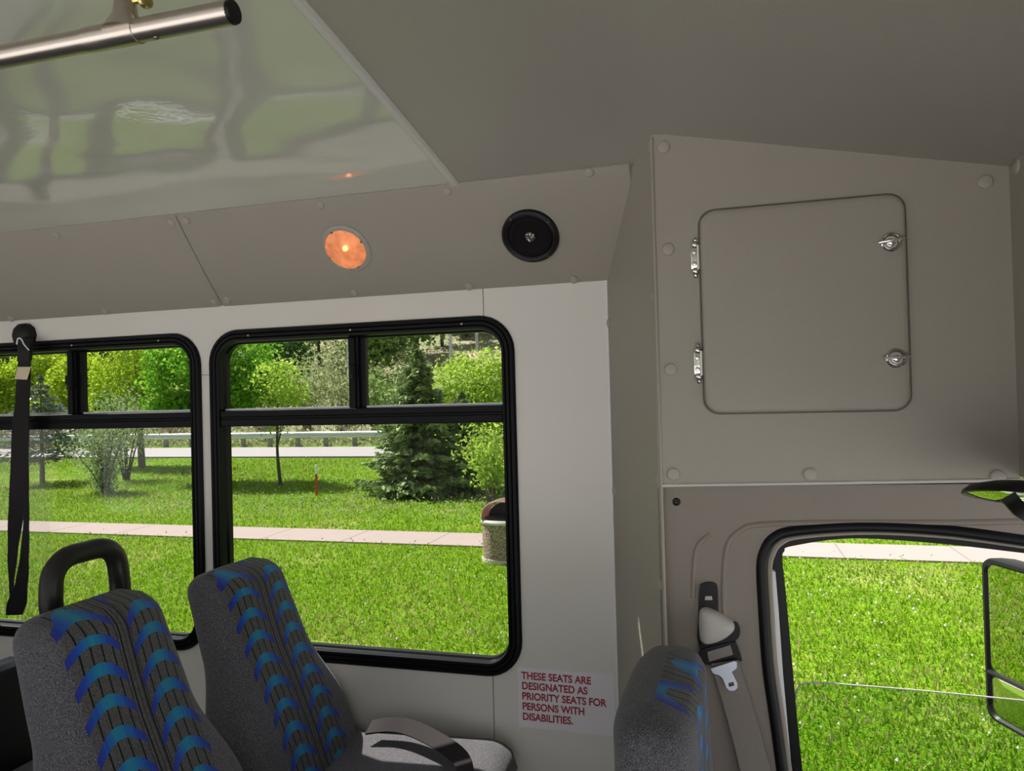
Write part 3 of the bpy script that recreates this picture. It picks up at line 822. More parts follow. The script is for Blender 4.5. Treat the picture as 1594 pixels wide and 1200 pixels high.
bm = bmesh.new(); add_lathe(bm, [(.009, 0), (.009, .005), (.006, .007), (0, .0075)], (bx+.0235, RY+.004, e1.z+.036), (1, -.2, 0), 14); add_tube(bm, [(bx+.008, RY, e1.z+.036), (bx+.025, RY, e1.z+.036)], .004, 8); obj('bolt', bm, 'brass', gr)
bm = bmesh.new(); add_lathe(bm, [(.0032, 0), (.0028, .0016), (0, .002)], (bx+.045, RY-.002, e1.z-rr_), (0, 0, -1), 10, up=(0, 1, 0)); obj('set_screw', bm, 'dark_metal', gr)

# ---------------------------------------------------------------- priority sign
sg = thing('priority_sign', 'white priority seating sticker with red capital lettering on the wall', 'sign', (-.42, WY-.001, .70))
bm = bmesh.new(); add_box(bm, (-.5465, WY-.0015, .6185), (-.2885, WY, .7775)); obj('sticker', bm, 'sticker', sg, smooth=False)
cu = bpy.data.curves.new('lettering', 'FONT'); cu.body = "THESE SEATS ARE\nDESIGNATED AS\nPRIORITY SEATS FOR\nPERSONS WITH\nDISABILITIES."
cu.size = .0285; cu.space_line = 1.02; cu.offset = .0008; cu.space_character = 1.0
cu.extrude = .0002
tobj = bpy.data.objects.new('tmp', cu); COL.objects.link(tobj)
bpy.context.view_layer.update()
me = bpy.data.meshes.new_from_object(tobj.evaluated_get(bpy.context.evaluated_depsgraph_get()))
bpy.data.objects.remove(tobj)
xs = [v.co.x for v in me.vertices]; ysv = [v.co.y for v in me.vertices]
x0, x1, y0, y1 = min(xs), max(xs), min(ysv), max(ysv)
sx, sy = (.226/(x1-x0)), (.128/(y1-y0))
me.transform(Matrix.Translation((-.536, WY-.0019, .766)) @ Matrix.Rotation(PI/2, 4, 'X') @ Matrix.Diagonal((sx, sy, 1, 1)) @ Matrix.Translation((-x0, -y1, 0)))
link_mesh('lettering', me, 'red_ink', sg)

# ================================================================== SEATS
def loft_back(W, T, lean, H, z0, top_r=.06, n=56, m=46, ex=.75):
    """backrest in local coords: x forward, y left, z up; W(t), T(t) half width / half thickness; returns bmesh with UV"""
    bm = bmesh.new(); uvl = bm.loops.layers.uv.new('UVMap'); info = {}
    rings = []
    for i in range(m+1):
        t = i/m
        s = t*H
        edge = max(0, (s-(H-top_r))/top_r)
        f = math.sqrt(max(0, 1-edge**2.2))
        w = W(t)*(1-(1-f)*.42) if edge > 0 else W(t)
        th = T(t)*max(f, .02)
        ring = []
        for k in range(n):
            a = 2*PI*k/n; ca, sa = math.cos(a), math.sin(a)
            e = .62
            y = w*math.copysign(abs(sa)**e, sa); x = th*math.copysign(abs(ca)**ex, ca)
            if ca > 0: x -= .018*(1-abs(sa)**2.5)*ca**2*min(1, (1-t)*3)         # shallow dish between the bolsters
            v = bm.verts.new((x-lean*s, y, z0+s)); ring.append(v)
            info[v] = (y, s+(0 if ca > -.2 else .0)+.02*edge, ca)
        rings.append(ring)
    for a, b in zip(rings[:-1], rings[1:]):
        for k in range(n): bm.faces.new((a[k], a[(k+1) % n], b[(k+1) % n], b[k]))
    bm.faces.new(rings[0][::-1]); top = bm.faces.new(rings[-1])
    for f in bm.faces:
        fr = sum(info[v][2] for v in f.verts)/len(f.verts)
        for l in f.loops:
            y, s, ca = info[l.vert]
            l[uvl].uv = (y, s) if fr > -.05 else (9+y, s)
    return bm
def sstep(a, b, t): t = min(max((t-a)/(b-a), 0), 1); return t*t*(3-2*t)
def pass_W(t): return .228-.074*sstep(.30, .66, t)-.010*sstep(.66, 1, t)
def pass_T(t): return .104-.028*sstep(.25, .95, t)
def make_seat(loc, label):
    root = thing('passenger_seat', label, 'seat', (0, 0, 0), 'patterned passenger seats by the window')
    bk = obj('backrest', loft_back(pass_W, pass_T, .34, .62, .50), 'seat_fabric', root, angle=80)
    bm = bmesh.new()                                            # cushion, fattened rounded slab with raised side rolls
    uvl = bm.loops.layers.uv.new('UVMap'); rings = []; n = 48; m = 24; inf = {}
    for i in range(m+1):
        t = i/m; x = -.02+.52*t
        e = min(1, t/.10, (1-t)/.16); f = math.sqrt(max(0, 1-(1-e)**2))
        ring = []
        for k in range(n):
            a = 2*PI*k/n; ca, sa = math.cos(a), math.sin(a)
            y = .222*math.copysign(abs(ca)**.5, ca)*(.80+.20*f); z = .062*math.copysign(abs(sa)**.6, sa)*max(f, .02)
            if sa > 0: z += (.018*min(1, abs(y/.2))**3-.012*(1-abs(ca)))*f
            v = bm.verts.new((x, y, .545+z+.02*t)); ring.append(v); inf[v] = (y, x, sa)
        rings.append(ring)
    for a, b in zip(rings[:-1], rings[1:]):
        for k in range(n): bm.faces.new((a[k], a[(k+1) % n], b[(k+1) % n], b[k]))
    bm.faces.new(rings[0][::-1]); bm.faces.new(rings[-1])
    for f in bm.faces:
        fr = sum(inf[v][2] for v in f.verts)/len(f.verts)
        for l in f.loops:
            y, x, sa = inf[l.vert]; l[uvl].uv = (y, x) if fr > .2 and -.135 < y < .05 else (9, x)
    obj('cushion', bm, 'seat_fabric', root, angle=80)
    bm = bmesh.new(); add_box(bm, (-.02, -.20, .44), (.46, .20, .49), .01); fr = obj('seat_frame', bm, 'black_plastic', root)
    for sx_ in (.02, .40):
        for sy_ in (-.15, .15):
            bm = bmesh.new(); add_tube(bm, [(sx_, sy_, 0), (sx_, sy_, .45)], .018, 10); obj('leg', bm, 'dark_metal', root)
    root.location = loc
    return root
SX = -.985
seat1 = make_seat((SX-.022, 1.17, 0), 'nearer patterned grey seat with the black grab handle on its top')
seat2 = dup(seat1, (SX-.048, 1.655, 0)); seat2.scale = (1, 1, .964); seat2['label'] = 'patterned grey window seat right of the seat with the grab handle'
# grab handle on the aisle seat
bm = bmesh.new()
hx = -.285
za, zb_ = 1.03, 1.195
h0, h1 = -.008, .165
pts = catmull([(hx, h0, za), (hx, h0, za+.06), (hx-.002, h0, zb_-.075), (hx-.004, h0+.008, zb_-.028), (hx-.005, h0+.038, zb_-.003), (hx-.006, (h0+h1)/2, zb_), (hx-.005, h1-.038, zb_-.003), (hx-.004, h1-.008, zb_-.028), (hx-.002, h1, zb_-.075), (hx, h1, za+.06), (hx, h1, za)], 5)
me_h = bmesh.new(); add_tube(me_h, [p+Vector((SX-.022, 1.17, 0)) for p in pts], .0215, 16)
obj('grab_handle', me_h, 'handle_rubber', seat1)
# seatback just showing at the left edge
bk = thing('passenger_seat', 'black seatback barely showing at the left photo edge behind the handled seat', 'seat', (-2.08, 1.56, 0))
bm = bmesh.new(); add_box(bm, (-2.14, 1.35, .40), (-2.03, 1.78, .745), .03); obj('backrest', bm, 'black_plastic', bk)
bm = bmesh.new(); add_box(bm, (-2.14, 1.35, .34), (-1.65, 1.78, .44), .03); obj('cushion', bm, 'seat_plain', bk)
for sx_ in (-2.1, -1.7):
    bm = bmesh.new(); add_box(bm, (sx_, 1.40, 0), (sx_+.04, 1.73, .36), .005); obj('leg', bm, 'dark_metal', bk)

# driver seat
ds = thing('driver_chair', 'grey driver seatback seen side-on in front of the priority sign and tan belt', 'seat', (0, 0, 0))
def dW(t): return .225-.015*sstep(.7, 1, t)
def dT(t): return .077-.006*sstep(.5, 1, t)
obj('backrest', loft_back(dW, dT, .05, .60, .42, top_r=.045, ex=.5), 'seat_fabric', ds, angle=80)
bm = bmesh.new(); add_box(bm, (-.02, -.23, .32), (.47, .23, .45), .04); obj('cushion', bm, 'seat_plain', ds)
bm = bmesh.new(); add_box(bm, (.02, -.18, .02), (.40, .18, .33), .02); obj('pedestal', bm, 'black_plastic', ds)
ds.location = (-.087, 1.335, -.020); ds.rotation_euler = (0, 0, R_(-2))

# ---------------------------------------------------------------- belts on the passenger side
sb = thing('shoulder_belt', 'long black shoulder belt hanging across the left window with a paper tag', 'seat belt', Y(40, 520, WY-.02))
bm = bmesh.new()
BY = WY-.05
add_lathe(bm, [(.040, -.004), (.040, .012), (.036, .022), (.026, .030), (.01, .034), (0, .034)], Y(41, 522, WY-.004), (0, -1, 0), 10)
an = obj('anchor_cover', bm, 'black_plastic', sb, angle=50)
bm = bmesh.new(); ribbon(bm, [Y(40, 528, BY), Y(39, 545, BY-.006), Y(38, 562, BY-.004)], [(1, 0, 0)]*3, [.055, .05, .048], .006); obj('guide', bm, 'black_plastic', sb)
P = [Y(a, b, BY) for a, b in ((39, 545), (37, 585), (35, 622), (32, 668), (30, 730), (25, 800), (20, 860), (18, 910), (19, 946))]
bm = bmesh.new(); ribbon(bm, P, [(1, 0, 0), (1, .1, 0), (1, -.15, 0), (1, 0, 0), (1, .1, 0), (.9, .4, 0), (.8, .6, 0), (.8, .6, 0), (1, .1, 0)], [.044, .050, .066, .070, .063, .045, .028, .014, .006])
obj('webbing', bm, 'webbing_dark', sb)
P = [Y(a, b, BY-.004) for a, b in ((43, 690), (42.5, 760), (41, 810), (38.5, 860), (34, 905), (26, 940), (22, 957))]
bm = bmesh.new(); ribbon(bm, P, [(1, .3, 0)]*7, [.003, .010, .017, .026, .039, .062, .052])
obj('webbing', bm, 'webbing_dark', sb)
bm = bmesh.new()
q = [Y(a, b, BY-.014) for a, b in ((27, 571), (48, 571), (42, 591), (23, 590))]
plate(bm, [(v.x, v.z) for v in q], [], .0008, lambda x, z: (x, q[0].y, z), (0, 1, 0)); obj('paper_tag', bm, 'paper_tag', sb, smooth=False)
bm = bmesh.new(); add_tube(bm, catmull([Y(a, b, BY-.022) for a, b in ((26, 536), (28, 527), (33, 528), (38, 537), (45, 545))], 6), .0022, 6); obj('tie_string', bm, 'string_white', sb)

lb = thing('lap_belt', 'dark satin lap belt lying over the window seat cushion', 'seat belt', (-.72, 1.68, .62))
def L_(px, py, z): return Z(px, py, z)
bm = bmesh.new()
P = [(SX+.05, 1.80, .622), (SX+.12, 1.805, .634), (SX+.20, 1.78, .637), (SX+.31, 1.72, .631), (SX+.37, 1.66, .625), (SX+.395, 1.58, .61), (SX+.40, 1.50, .575)]
ribbon(bm, P, [(.1, .9, .5), (.1, .8, .6), (.25, .75, .55), (.35, .75, .5), (.6, .6, .4), (.9, .3, .2), (1, .1, 0)], [.042]*7, .003)
obj('webbing', bm, 'webbing_satin', lb)

# ================================================================== OUTDOORS
def strip(name, y0, y1, z0, z1, mat, label, cat, x0=-95, x1=40, th=.12):
    bm = bmesh.new(); add_box(bm, (x0, y0, z0-th), (x1, y1, z1)); o = obj(name, bm, mat, smooth=False); return tag(o, label, cat, kind='structure')
bm = bmesh.new()
nx, ny = 90, 34
V = [[bm.verts.new((-95+135*i/nx, 3.1+37*j/ny, GZ+.05*mnoise.noise(Vector((-95+135*i/nx, 37*j/ny, 0))*.16)*min(1, max(0, (37*j/ny-11)/4))-.012)) for j in range(ny+1)] for i in range(nx+1)]
for i in range(nx):
    for j in range(ny): bm.faces.new((V[i][j], V[i+1][j], V[i+1][j+1], V[i][j+1]))
lawn = obj('lawn', bm, 'lawn'); tag(lawn, 'bright green lawn outside the bus windows', 'lawn', kind='structure')
SW0, SW1 = 10.72, 11.72
sw = thing('sidewalk', 'pale pink concrete sidewalk crossing the lawn', 'sidewalk', (0, 11.2, GZ), kind='structure')
bm = bmesh.new(); add_box(bm, (-70, SW0, GZ-.15), (35, SW1, GZ+.012)); obj('slab', bm, 'concrete_walk', sw, smooth=False)
bm = bmesh.new()
for k in range(70): add_box(bm, (-69+1.5*k, SW0-.001, GZ), (-69+1.5*k+.014, SW1+.001, GZ+.0132))
obj('joint', bm, 'bark_grey', sw, smooth=False)
RD0, RD1 = 26.3, 31.6
strip('road', RD0, RD1, GZ, GZ+.06, 'asphalt_pale', 'pale sunlit road running behind the lawn', 'road')
bm = bmesh.new(); add_box(bm, (-60, -45, GZ-.3), (60, 3.0, GZ-.08)); add_box(bm, (-60, 3.0, GZ-.3), (60, 3.16, GZ+.03), .02)  # unseen lot, added pale so sunlight bounces up into the bus
tag(obj('bounce_lot', bm, 'lot_concrete', smooth=False), 'unseen pale concrete parking lot under the bus, added to bounce sunlight inside', 'pavement', kind='structure')

# hillside
def hz(x, y):
    t = max(0, y-37.5)
    h = GZ+.24*t+.0030*t*t*.5 if t > 0 else GZ
    h += (3.0*mnoise.noise(Vector((x*.045, y*.045, 3)))+1.0*mnoise.noise(Vector((x*.15, y*.15, 7))))*min(1, t/12)
    return h-.02
bm = bmesh.new(); nx, ny = 110, 44
V = [[bm.verts.new((-150+230*i/nx, 34+86*(j/ny)**1.3, hz(-150+230*i/nx, 34+86*(j/ny)**1.3))) for j in range(ny+1)] for i in range(nx+1)]
for i in range(nx):
    for j in range(ny): bm.faces.new((V[i][j], V[i+1][j], V[i+1][j+1], V[i][j+1]))
tag(obj('hillside', bm, 'hillside'), 'brown and green hillside rising behind the road', 'hill', kind='structure')

# --------- foliage generators
def quads(P, size, aspect=.55, up=.0, jit=.35, dirs=None):
    """leaf diamonds at points P"""
    n = len(P)
    d = rng.normal(size=(n, 3)) if dirs is None else dirs+rng.normal(size=(n, 3))*jit
    d /= np.linalg.norm(d, axis=1, keepdims=True)+1e-9
    q = rng.normal(size=(n, 3)); q[:, 2] += up
    w = np.cross(d, q); w /= np.linalg.norm(w, axis=1, keepdims=True)+1e-9
    s = (size*rng.uniform(.6, 1.35, n))[:, None]
    a = P-d*s*.5; c = P+d*s*.5; b = P+w*s*aspect*.5-d*s*.05; e = P-w*s*aspect*.5-d*s*.05
    return np.stack([a, b, c, e], 1).reshape(-1, 3)
def clump_pts(blobs, clumps, per, cr):
    out = []
    for (c, r, wgt) in blobs:
        nC = max(1, int(clumps*wgt)); d = rng.normal(size=(nC, 3)); d /= np.linalg.norm(d, axis=1, keepdims=True)
        rad = rng.uniform(.35, 1, nC)**.5
        C = np.array(c)+d*rad[:, None]*np.array(r)
        pts = C[:, None, :]+rng.normal(size=(nC, per, 3))*cr*np.array([1, 1, .6])
        out.append(pts.reshape(-1, 3))
    return np.concatenate(out)
def foliage(name, pts, size, mat, parent, aspect=.6, dirs=None, jit=.35):
    me = np_mesh(name, quads(np.asarray(pts), size, aspect, dirs=dirs, jit=jit), 4)
    return link_mesh(name, me, mat, parent)
def limbs(bm, base, targets, r0, r1, sag=.2):
    base = Vector(base)
    for t in targets:
        t = Vector(t); mid = base.lerp(t, .5)+Vector((random.uniform(-sag, sag), random.uniform(-sag, sag), sag*.6))
        pts = catmull([base, mid, t], 5); add_tube(bm, pts, [r0+(r1-r0)*k/(len(pts)-1) for k in range(len(pts))], 6)
def tree(name, label, base, height, crown, leaf, mat, bark='bark_grey', tr=.09, clumps=60, per=60, cr=.35, group=None, lean=(0, 0), cat='tree', crown0=None):
    """crown: list of (offset from base, radii, weight)"""
    b = Vector(base); root = thing(name, label, cat, b, group)
    blobs = [((b.x+o[0], b.y+o[1], b.z+o[2]), r, w) for o, r, w in crown]
    bm = bmesh.new(); top = b+Vector((lean[0], lean[1], height*.75))
    pts = catmull([b+Vector((0, 0, -.05)), b.lerp(top, .35)+Vector((random.uniform(-.1, .1), 0, 0)), b.lerp(top, .7), top], 5)
    add_tube(bm, pts, [tr*(1.25-.95*k/(len(pts)-1)) for k in range(len(pts))], 9)
    for c, r, w in blobs:
        tg = [Vector(c)+Vector((random.uniform(-.7, .7)*r[0], random.uniform(-.7, .7)*r[1], random.uniform(-.3, .7)*r[2])) for _ in range(max(2, int(5*w)))]
        limbs(bm, b.lerp(top, random.uniform(.45, .8)), tg, tr*.4, tr*.1, .15*height*.1)
    obj('trunk', bm, bark, root)
    foliage('foliage', clump_pts(blobs, clumps, per, cr), leaf, mat, root)
    return root
def conifer(label, base, H, Rb, leaf, mat, n_lv=16, z0=.25, droop=.25, per=26, tr=.06, dens=1.0, seed=0):
    rg = random.Random(seed); b = Vector(base); root = thing('spruce_tree', label, 'tree', b)
    bm = bmesh.new(); add_tube(bm, [b+Vector((0, 0, -.05)), b+Vector((0, 0, H*.5)), b+Vector((0, 0, H))], [tr, tr*.6, tr*.12], 8)
    P, D = [], []
    for i in range(n_lv):
        t = i/(n_lv-1); z = z0+(H-z0)*t**.92
        L = Rb*(1-t)**.8*(.85+.3*rg.random())+.06
        nb = int((9-4*t)*dens)+2
        for k in range(nb):
            a = 2*PI*(k+rg.random()*.8)/nb+i*.9; l = L*rg.uniform(.7, 1.1)
            d = Vector((math.cos(a), math.sin(a), 0)); zz = z+rg.uniform(-.08, .08)
            pp = [b+Vector((0, 0, zz))+d*l*s+Vector((0, 0, l*(.10*s-droop*s*s+.12*s**3))) for s in (0, .35, .7, 1)]
            add_tube(bm, pp, [tr*.22*(1-t*.6), tr*.16, tr*.1, tr*.03], 4)
            for q in range(int(per*max(.3, l/Rb)*dens)):
                s = .12+.9*rg.random(); base_p = b+Vector((0, 0, zz))+d*l*s+Vector((0, 0, l*(.10*s-droop*s*s+.12*s**3)))
                lat = Vector((-d.y, d.x, 0))*rg.uniform(-1, 1)*.28*l*(1.1-s*.6)
                P.append(tuple(base_p+lat+Vector((0, 0, rg.uniform(-.07, .03)-abs(lat.length)*.25))))
                dd = d*.8+lat.normalized()*.7+Vector((0, 0, -.25)); D.append(tuple(dd.normalized()))
    obj('trunk', bm, 'bark_grey', root)
    foliage('foliage', np.array(P), leaf, mat, root, .42, np.array(D), .3)
    return root
def shrub(name, label, base, H, spread, nst, leaf, mat, nl, bark='bark_grey', low=.1, group=None, tr=.018, cat='shrub', seed=1, ry=None):
    rg = random.Random(seed); b = Vector(base); root = thing(name, label, cat, b, group)
    bm = bmesh.new(); P = []
    for k in range(nst):
        a = 2*PI*k/nst+rg.uniform(-.3, .3); s = spread*rg.uniform(.25, 1); h = H*rg.uniform(.72, 1.0)*(1-.25*(s/spread)**2)
        d = Vector((math.cos(a), math.sin(a)*(ry or 1), 0))
        pp = catmull([b+d*.03*nst**.5*rg.random()+Vector((0, 0, -.03)), b+d*s*.35+Vector((0, 0, h*.35)), b+d*s*.75+Vector((0, 0, h*.7)), b+d*s+Vector((0, 0, h))], 5)
        add_tube(bm, pp, [tr*(1-.85*i/(len(pp)-1)) for i in range(len(pp))], 5)
        for q in range(nl//nst):
            t = low+(1-low)*rg.random()**.8; i = min(int(t*(len(pp)-1)), len(pp)-2); c = pp[i].lerp(pp[i+1], t*(len(pp)-1)-i)
            rr = .10*H*(.4+.8*t)
            P.append((c.x+rg.gauss(0, rr), c.y+rg.gauss(0, rr), max(b.z+.02, c.z+rg.gauss(0, rr*.8))))
    obj('stems', bm, bark, root); foliage('foliage', np.array(P), leaf, mat, root, .6)
    return root
def gp(px, py): p = Z(px, py, GZ); p.z = GZ; return p

# sapling, stake
b = gp(437, 756)
tree('sapling', 'slim young tree with light leaves alone on the lawn beside the red stake', b, 3.2,
     [((0, 0, 2.75), (.62, .6, .75), 1), ((.25, .1, 2.3), (.5, .5, .4), .4), ((-.1, 0, 1.75), (.22, .2, .3), .2)], .11, 'leaf_light', 'bark_dark', .042, 46, 26, .17, lean=(-.12, 0))
b = gp(493, 771)
sk_ = thing('marker_stake', 'thin red marker stake with white top on the lawn', 'stake', b)
bm = bmesh.new(); add_box(bm, (b.x-.026, b.y-.016, b.z-.1), (b.x+.026, b.y+.016, b.z+.52), .004); obj('stake', bm, 'stake_red', sk_, smooth=False)
bm = bmesh.new(); add_box(bm, (b.x-.027, b.y-.017, b.z+.52), (b.x+.027, b.y+.017, b.z+.74), .004); obj('white_top', bm, 'white_paint', sk_, smooth=False)

# spruces
conifer('big dark spruce left of the trash can, seen through the middle window', gp(655, 768), 3.35, 1.32, .20, 'needle', 19, .08, .18, 62, .07, 1.5, 3)
conifer('second, more distant spruce poking up just behind the big dark spruce', gp(650, 745), 3.75, 1.15, .20, 'needle', 15, .4, .18, 36, .07, 1.2, 5)
conifer('dark bushy spruce between the big spruce and the leafy shrub', gp(722, 766), 2.3, .95, .19, 'needle', 14, .05, .16, 52, .06, 1.4, 6)
conifer('sparse blue-green spruce with bare lower trunk seen through the left window', gp(66, 753), 3.15, 1.45, .17, 'needle_blue', 12, .75, .20, 34, .075, .95, 8)
# shrubs
shrub('leafy_shrub', 'light green upright shrub with pale stems right beside the trash can', gp(765, 782), 1.85, .52, 11, .085, 'leaf_light', 2300, seed=4, low=.28, tr=.020)
shrub('leafy_shrub', 'silvery multi-stemmed shrub in front on the lawn beyond the left window', gp(163, 766), 2.35, .85, 16, .085, 'leaf_grey', 3600, seed=5, low=.04, tr=.020, bark='bark_dark')
shrub('leafy_shrub', 'taller silvery shrub with bare forked stems behind the silvery multi-stemmed one', gp(197, 747), 2.9, .95, 9, .085, 'leaf_grey', 2000, seed=9, low=.45, tr=.035, bark='bark_dark')
# trees on the lawn
b = gp(221, 728)
tree('deciduous_tree', 'yellow-green tree with straight grey trunk standing beside the road', b, 5.0,
     [((-.9, .2, 3.1), (1.6, 1.2, 1.0), 1), ((.3, 0, 3.9), (1.2, 1.2, 1.1), .9), ((-1.9, .3, 2.6), (.9, .9, .7), .5), ((.4, 0, 2.5), (.8, .8, .6), .4)], .15, 'leaf_yellow', 'bark_grey', .11, 75, 40, .27)
b = gp(336, 750)
tree('deciduous_tree', 'dense bright green maple spreading behind the pillar between both windows', b, 5.4,
     [((-1.15, .1, 2.85), (1.0, 1.0, 1.0), .9), ((1.1, -.2, 2.85), (1.15, 1.0, .72), .85), ((0, 0, 3.7), (1.8, 1.5, 1.0), 1.1), ((.35, -.2, 2.3), (.35, .4, .4), .25), ((-.65, 0, 2.15), (.4, .4, .35), .22)], .13, 'leaf_maple', 'bark_dark', .10, 120, 52, .20)
b = gp(742, 728)
tree('deciduous_tree', 'bright light green round tree behind the spruce by the trash can', b, 4.6,
     [((0, 0, 2.6), (1.45, 1.1, 1.25), 1), ((.9, .2, 2.4), (1.1, 1, 1.2), .8), ((-.6, 0, 1.9), (.8, .8, 1.1), .6), ((.4, 0, 1.0), (1.2, .8, .7), .6)], .13, 'leaf_light', 'bark_grey', .08, 90, 44, .24)
# trees beyond the guard rail on the left
for i, (px, h, w, label, mt) in enumerate((
    (-30, 5.6, 2.0, 'yellow-green roadside tree at the far left edge of the left window', 'leaf_yellow'),
    (52, 6.4, 2.3, 'yellow-green roadside tree rising behind the sparse blue-green spruce', 'leaf_yellow'),
    (112, 5.6, 1.8, 'yellow-green roadside tree right of the hanging belt, behind the guard rail', 'leaf_yellow'),
    (180, 4.9, 1.9, 'yellowish roadside tree behind the silvery shrubs and the guard rail', 'leaf_yellow'))):
    y = 35.5+i % 2*1.5; p = Y(px, 690, y)
    tree('roadside_tree', label, (p.x, p.y, GZ), h,
         [((0, 0, h*.55), (w, 1.3, h*.28), 1), ((.5, 0, h*.78), (w*.7, 1.1, h*.2), .6), ((-w*.5, 0, h*.42), (w*.6, 1, h*.2), .5)], .24, mt, 'bark_grey', .10, 80, 34, .34, group='roadside trees behind the left window')
# willowy brush behind the guard rail seen through the middle window
for i, (px, h, w, mt, label) in enumerate((
    (415, 3.9, 1.5, 'leaf_willow', 'pale green willowy bush behind the sapling crown'),
    (478, 5.0, 1.7, 'leaf_willow', 'pale grey-green willowy bush, second right of the maple branches'),
    (535, 5.6, 1.7, 'leaf_willow', 'tallest pale willowy bush, just left of the sliding window stile'),
    (590, 4.4, 1.6, 'leaf_wood', 'green bush just right of the sliding window stile, behind the guard rail'),
    (270, 3.4, 1.5, 'leaf_willow', 'low pale bush behind the guard rail right of the straight grey trunk'))):
    p = Y(px, 690, 36.8+.5*(i % 2))
    shrub('roadside_bush', label, (p.x, p.y, GZ), h, w, 12, .22, mt, 1500, seed=20+i, low=.15, tr=.03, group='bushes behind the guard rail', cat='bush')

# brush strip (nobody could count the twigs)
n = 7000
bx_ = rng.uniform(-52, 4, n); by_ = rng.uniform(33.6, 36.2, n); bz_ = GZ+np.abs(rng.normal(0, .75, n))*(.6+.6*np.sin(bx_*.9)**2)
d_ = np.tile([0, 0, 1.0], (n, 1))
me = np_mesh('brush', quads(np.stack([bx_, by_, bz_], 1), .55, .07, dirs=d_, jit=.45), 4)
tag(link_mesh('brush', me, 'twig_brown'), 'pinkish brown dry brush along the far side of the guard rail', 'brush', kind='stuff')
n = 9000
bx_ = rng.uniform(-52, 4, n); by_ = rng.uniform(32.6, 36.6, n); bz_ = GZ+np.abs(rng.normal(0, .38, n))*(.5+.8*np.sin(bx_*.6+1)**2)
me = np_mesh('undergrowth', quads(np.stack([bx_, by_, bz_], 1), .2, .6), 4)
tag(link_mesh('undergrowth', me, 'leaf_willow'), 'pale green undergrowth at the foot of the guard rail', 'undergrowth', kind='stuff')
n = 60000
bx_ = rng.uniform(-95, 22, n); by_ = 39+55*rng.random(n)**1.2
k_ = np.array([mnoise.noise(Vector((x*.09, y*.09, 1.5))) for x, y in zip(bx_, by_)])
keep = (k_ > -.12) | (rng.random(n) < .15); bx_, by_ = bx_[keep], by_[keep]
bz_ = np.array([hz(x, y) for x, y in zip(bx_, by_)])+np.abs(rng.normal(0, .7, len(bx_)))
me = np_mesh('undergrowth', quads(np.stack([bx_, by_, bz_], 1), .36, .6), 4)
tag(link_mesh('undergrowth', me, 'leaf_willow'), 'scrubby undergrowth scattered over the hillside', 'undergrowth', kind='stuff')

# hillside trees, each its own
hill = [(8, 46, 7, 0), (70, 52, 8, 0), (120, 44, 7, 1), (165, 50, 9, 1), (230, 47, 8, 0), (285, 54, 9, 1), (345, 60, 9, 1), (440, 50, 6.5, 1), (498, 56, 8, 0), (540, 62, 9, 1), (586, 52, 6, 0), (618, 58, 8, 1),
        (652, 54, 7.5, 0), (690, 62, 9, 0), (672, 70, 9, 1), (728, 66, 4, 1), (560, 72, 9, 0), (765, 74, 7, 1), (610, 74, 9, 0), (400, 66, 9, 0), (60, 66, 10, 1), (200, 68, 10, 1), (470, 76, 9, 1), (-30, 56, 9, 1), (800, 60, 7, 0)]
ordi = 'first second third fourth fifth sixth seventh eighth ninth tenth eleventh twelfth thirteenth fourteenth fifteenth sixteenth'.split()
rank = {}
for kk in (0, 1):
    for r_, i_ in enumerate(sorted((j for j in range(len(hill)) if hill[j][3] == kk), key=lambda j: hill[j][0])): rank[i_] = ordi[r_]
for i, (px, y, h, k) in enumerate(hill):
    p = Y(px, 600, y); z = hz(p.x, y)
    tree('hillside_tree', 'distant %s tree on the wooded hillside, %s of its shade from the left' % ('dark green' if k else 'mid green', rank[i]), (p.x, y, z), h,
         [((0, 0, h*.62), (h*.24, h*.22, h*.34), 1), ((h*.12, 0, h*.45), (h*.2, h*.18, h*.2), .5), ((-h*.12, 0, h*.42), (h*.18, h*.18, h*.2), .5)], .48, 'leaf_wood_dark' if k else 'leaf_wood', 'bark_dark', .13, 46, 20, .5,
         group='dark hillside trees' if k else 'mid green hillside trees')
# far ridge wood so that no bare sky shows between the crowns
# utility poles
def upole(px, y, h, label, arm):
    p = Y(px, 600, y); z = hz(p.x, y); root = thing('utility_pole', label, 'pole', (p.x, y, z))
    bm = bmesh.new(); add_tube(bm, [(p.x, y, z-.2), (p.x, y, z+h)], [.13, .09], 8); obj('pole', bm, 'pole_grey', root)
    bm = bmesh.new()
    if arm: add_tube(bm, catmull([(p.x, y, z+h-.05), (p.x+.3, y-.3, z+h+.5), (p.x+.9, y-.9, z+h+.5)], 5), .06, 6); obj('lamp_arm', bm, 'pole_grey', root)
    else: add_box(bm, (p.x-1.0, y-.06, z+h-.6), (p.x+1.0, y+.06, z+h-.45)); obj('crossarm', bm, 'bark_grey', root)
    return Vector((p.x, y, z+h-.45))
pA = upole(703, 48, 6.3, 'pale street light pole rising in front of the brown hillside', True)
pB = upole(543, 49, 8.2, 'pale utility pole near the sliding window stile on the hillside', False)
pC = upole(744, 58, 8.5, 'thin dark utility pole on the bare brown slope at the upper right', False)

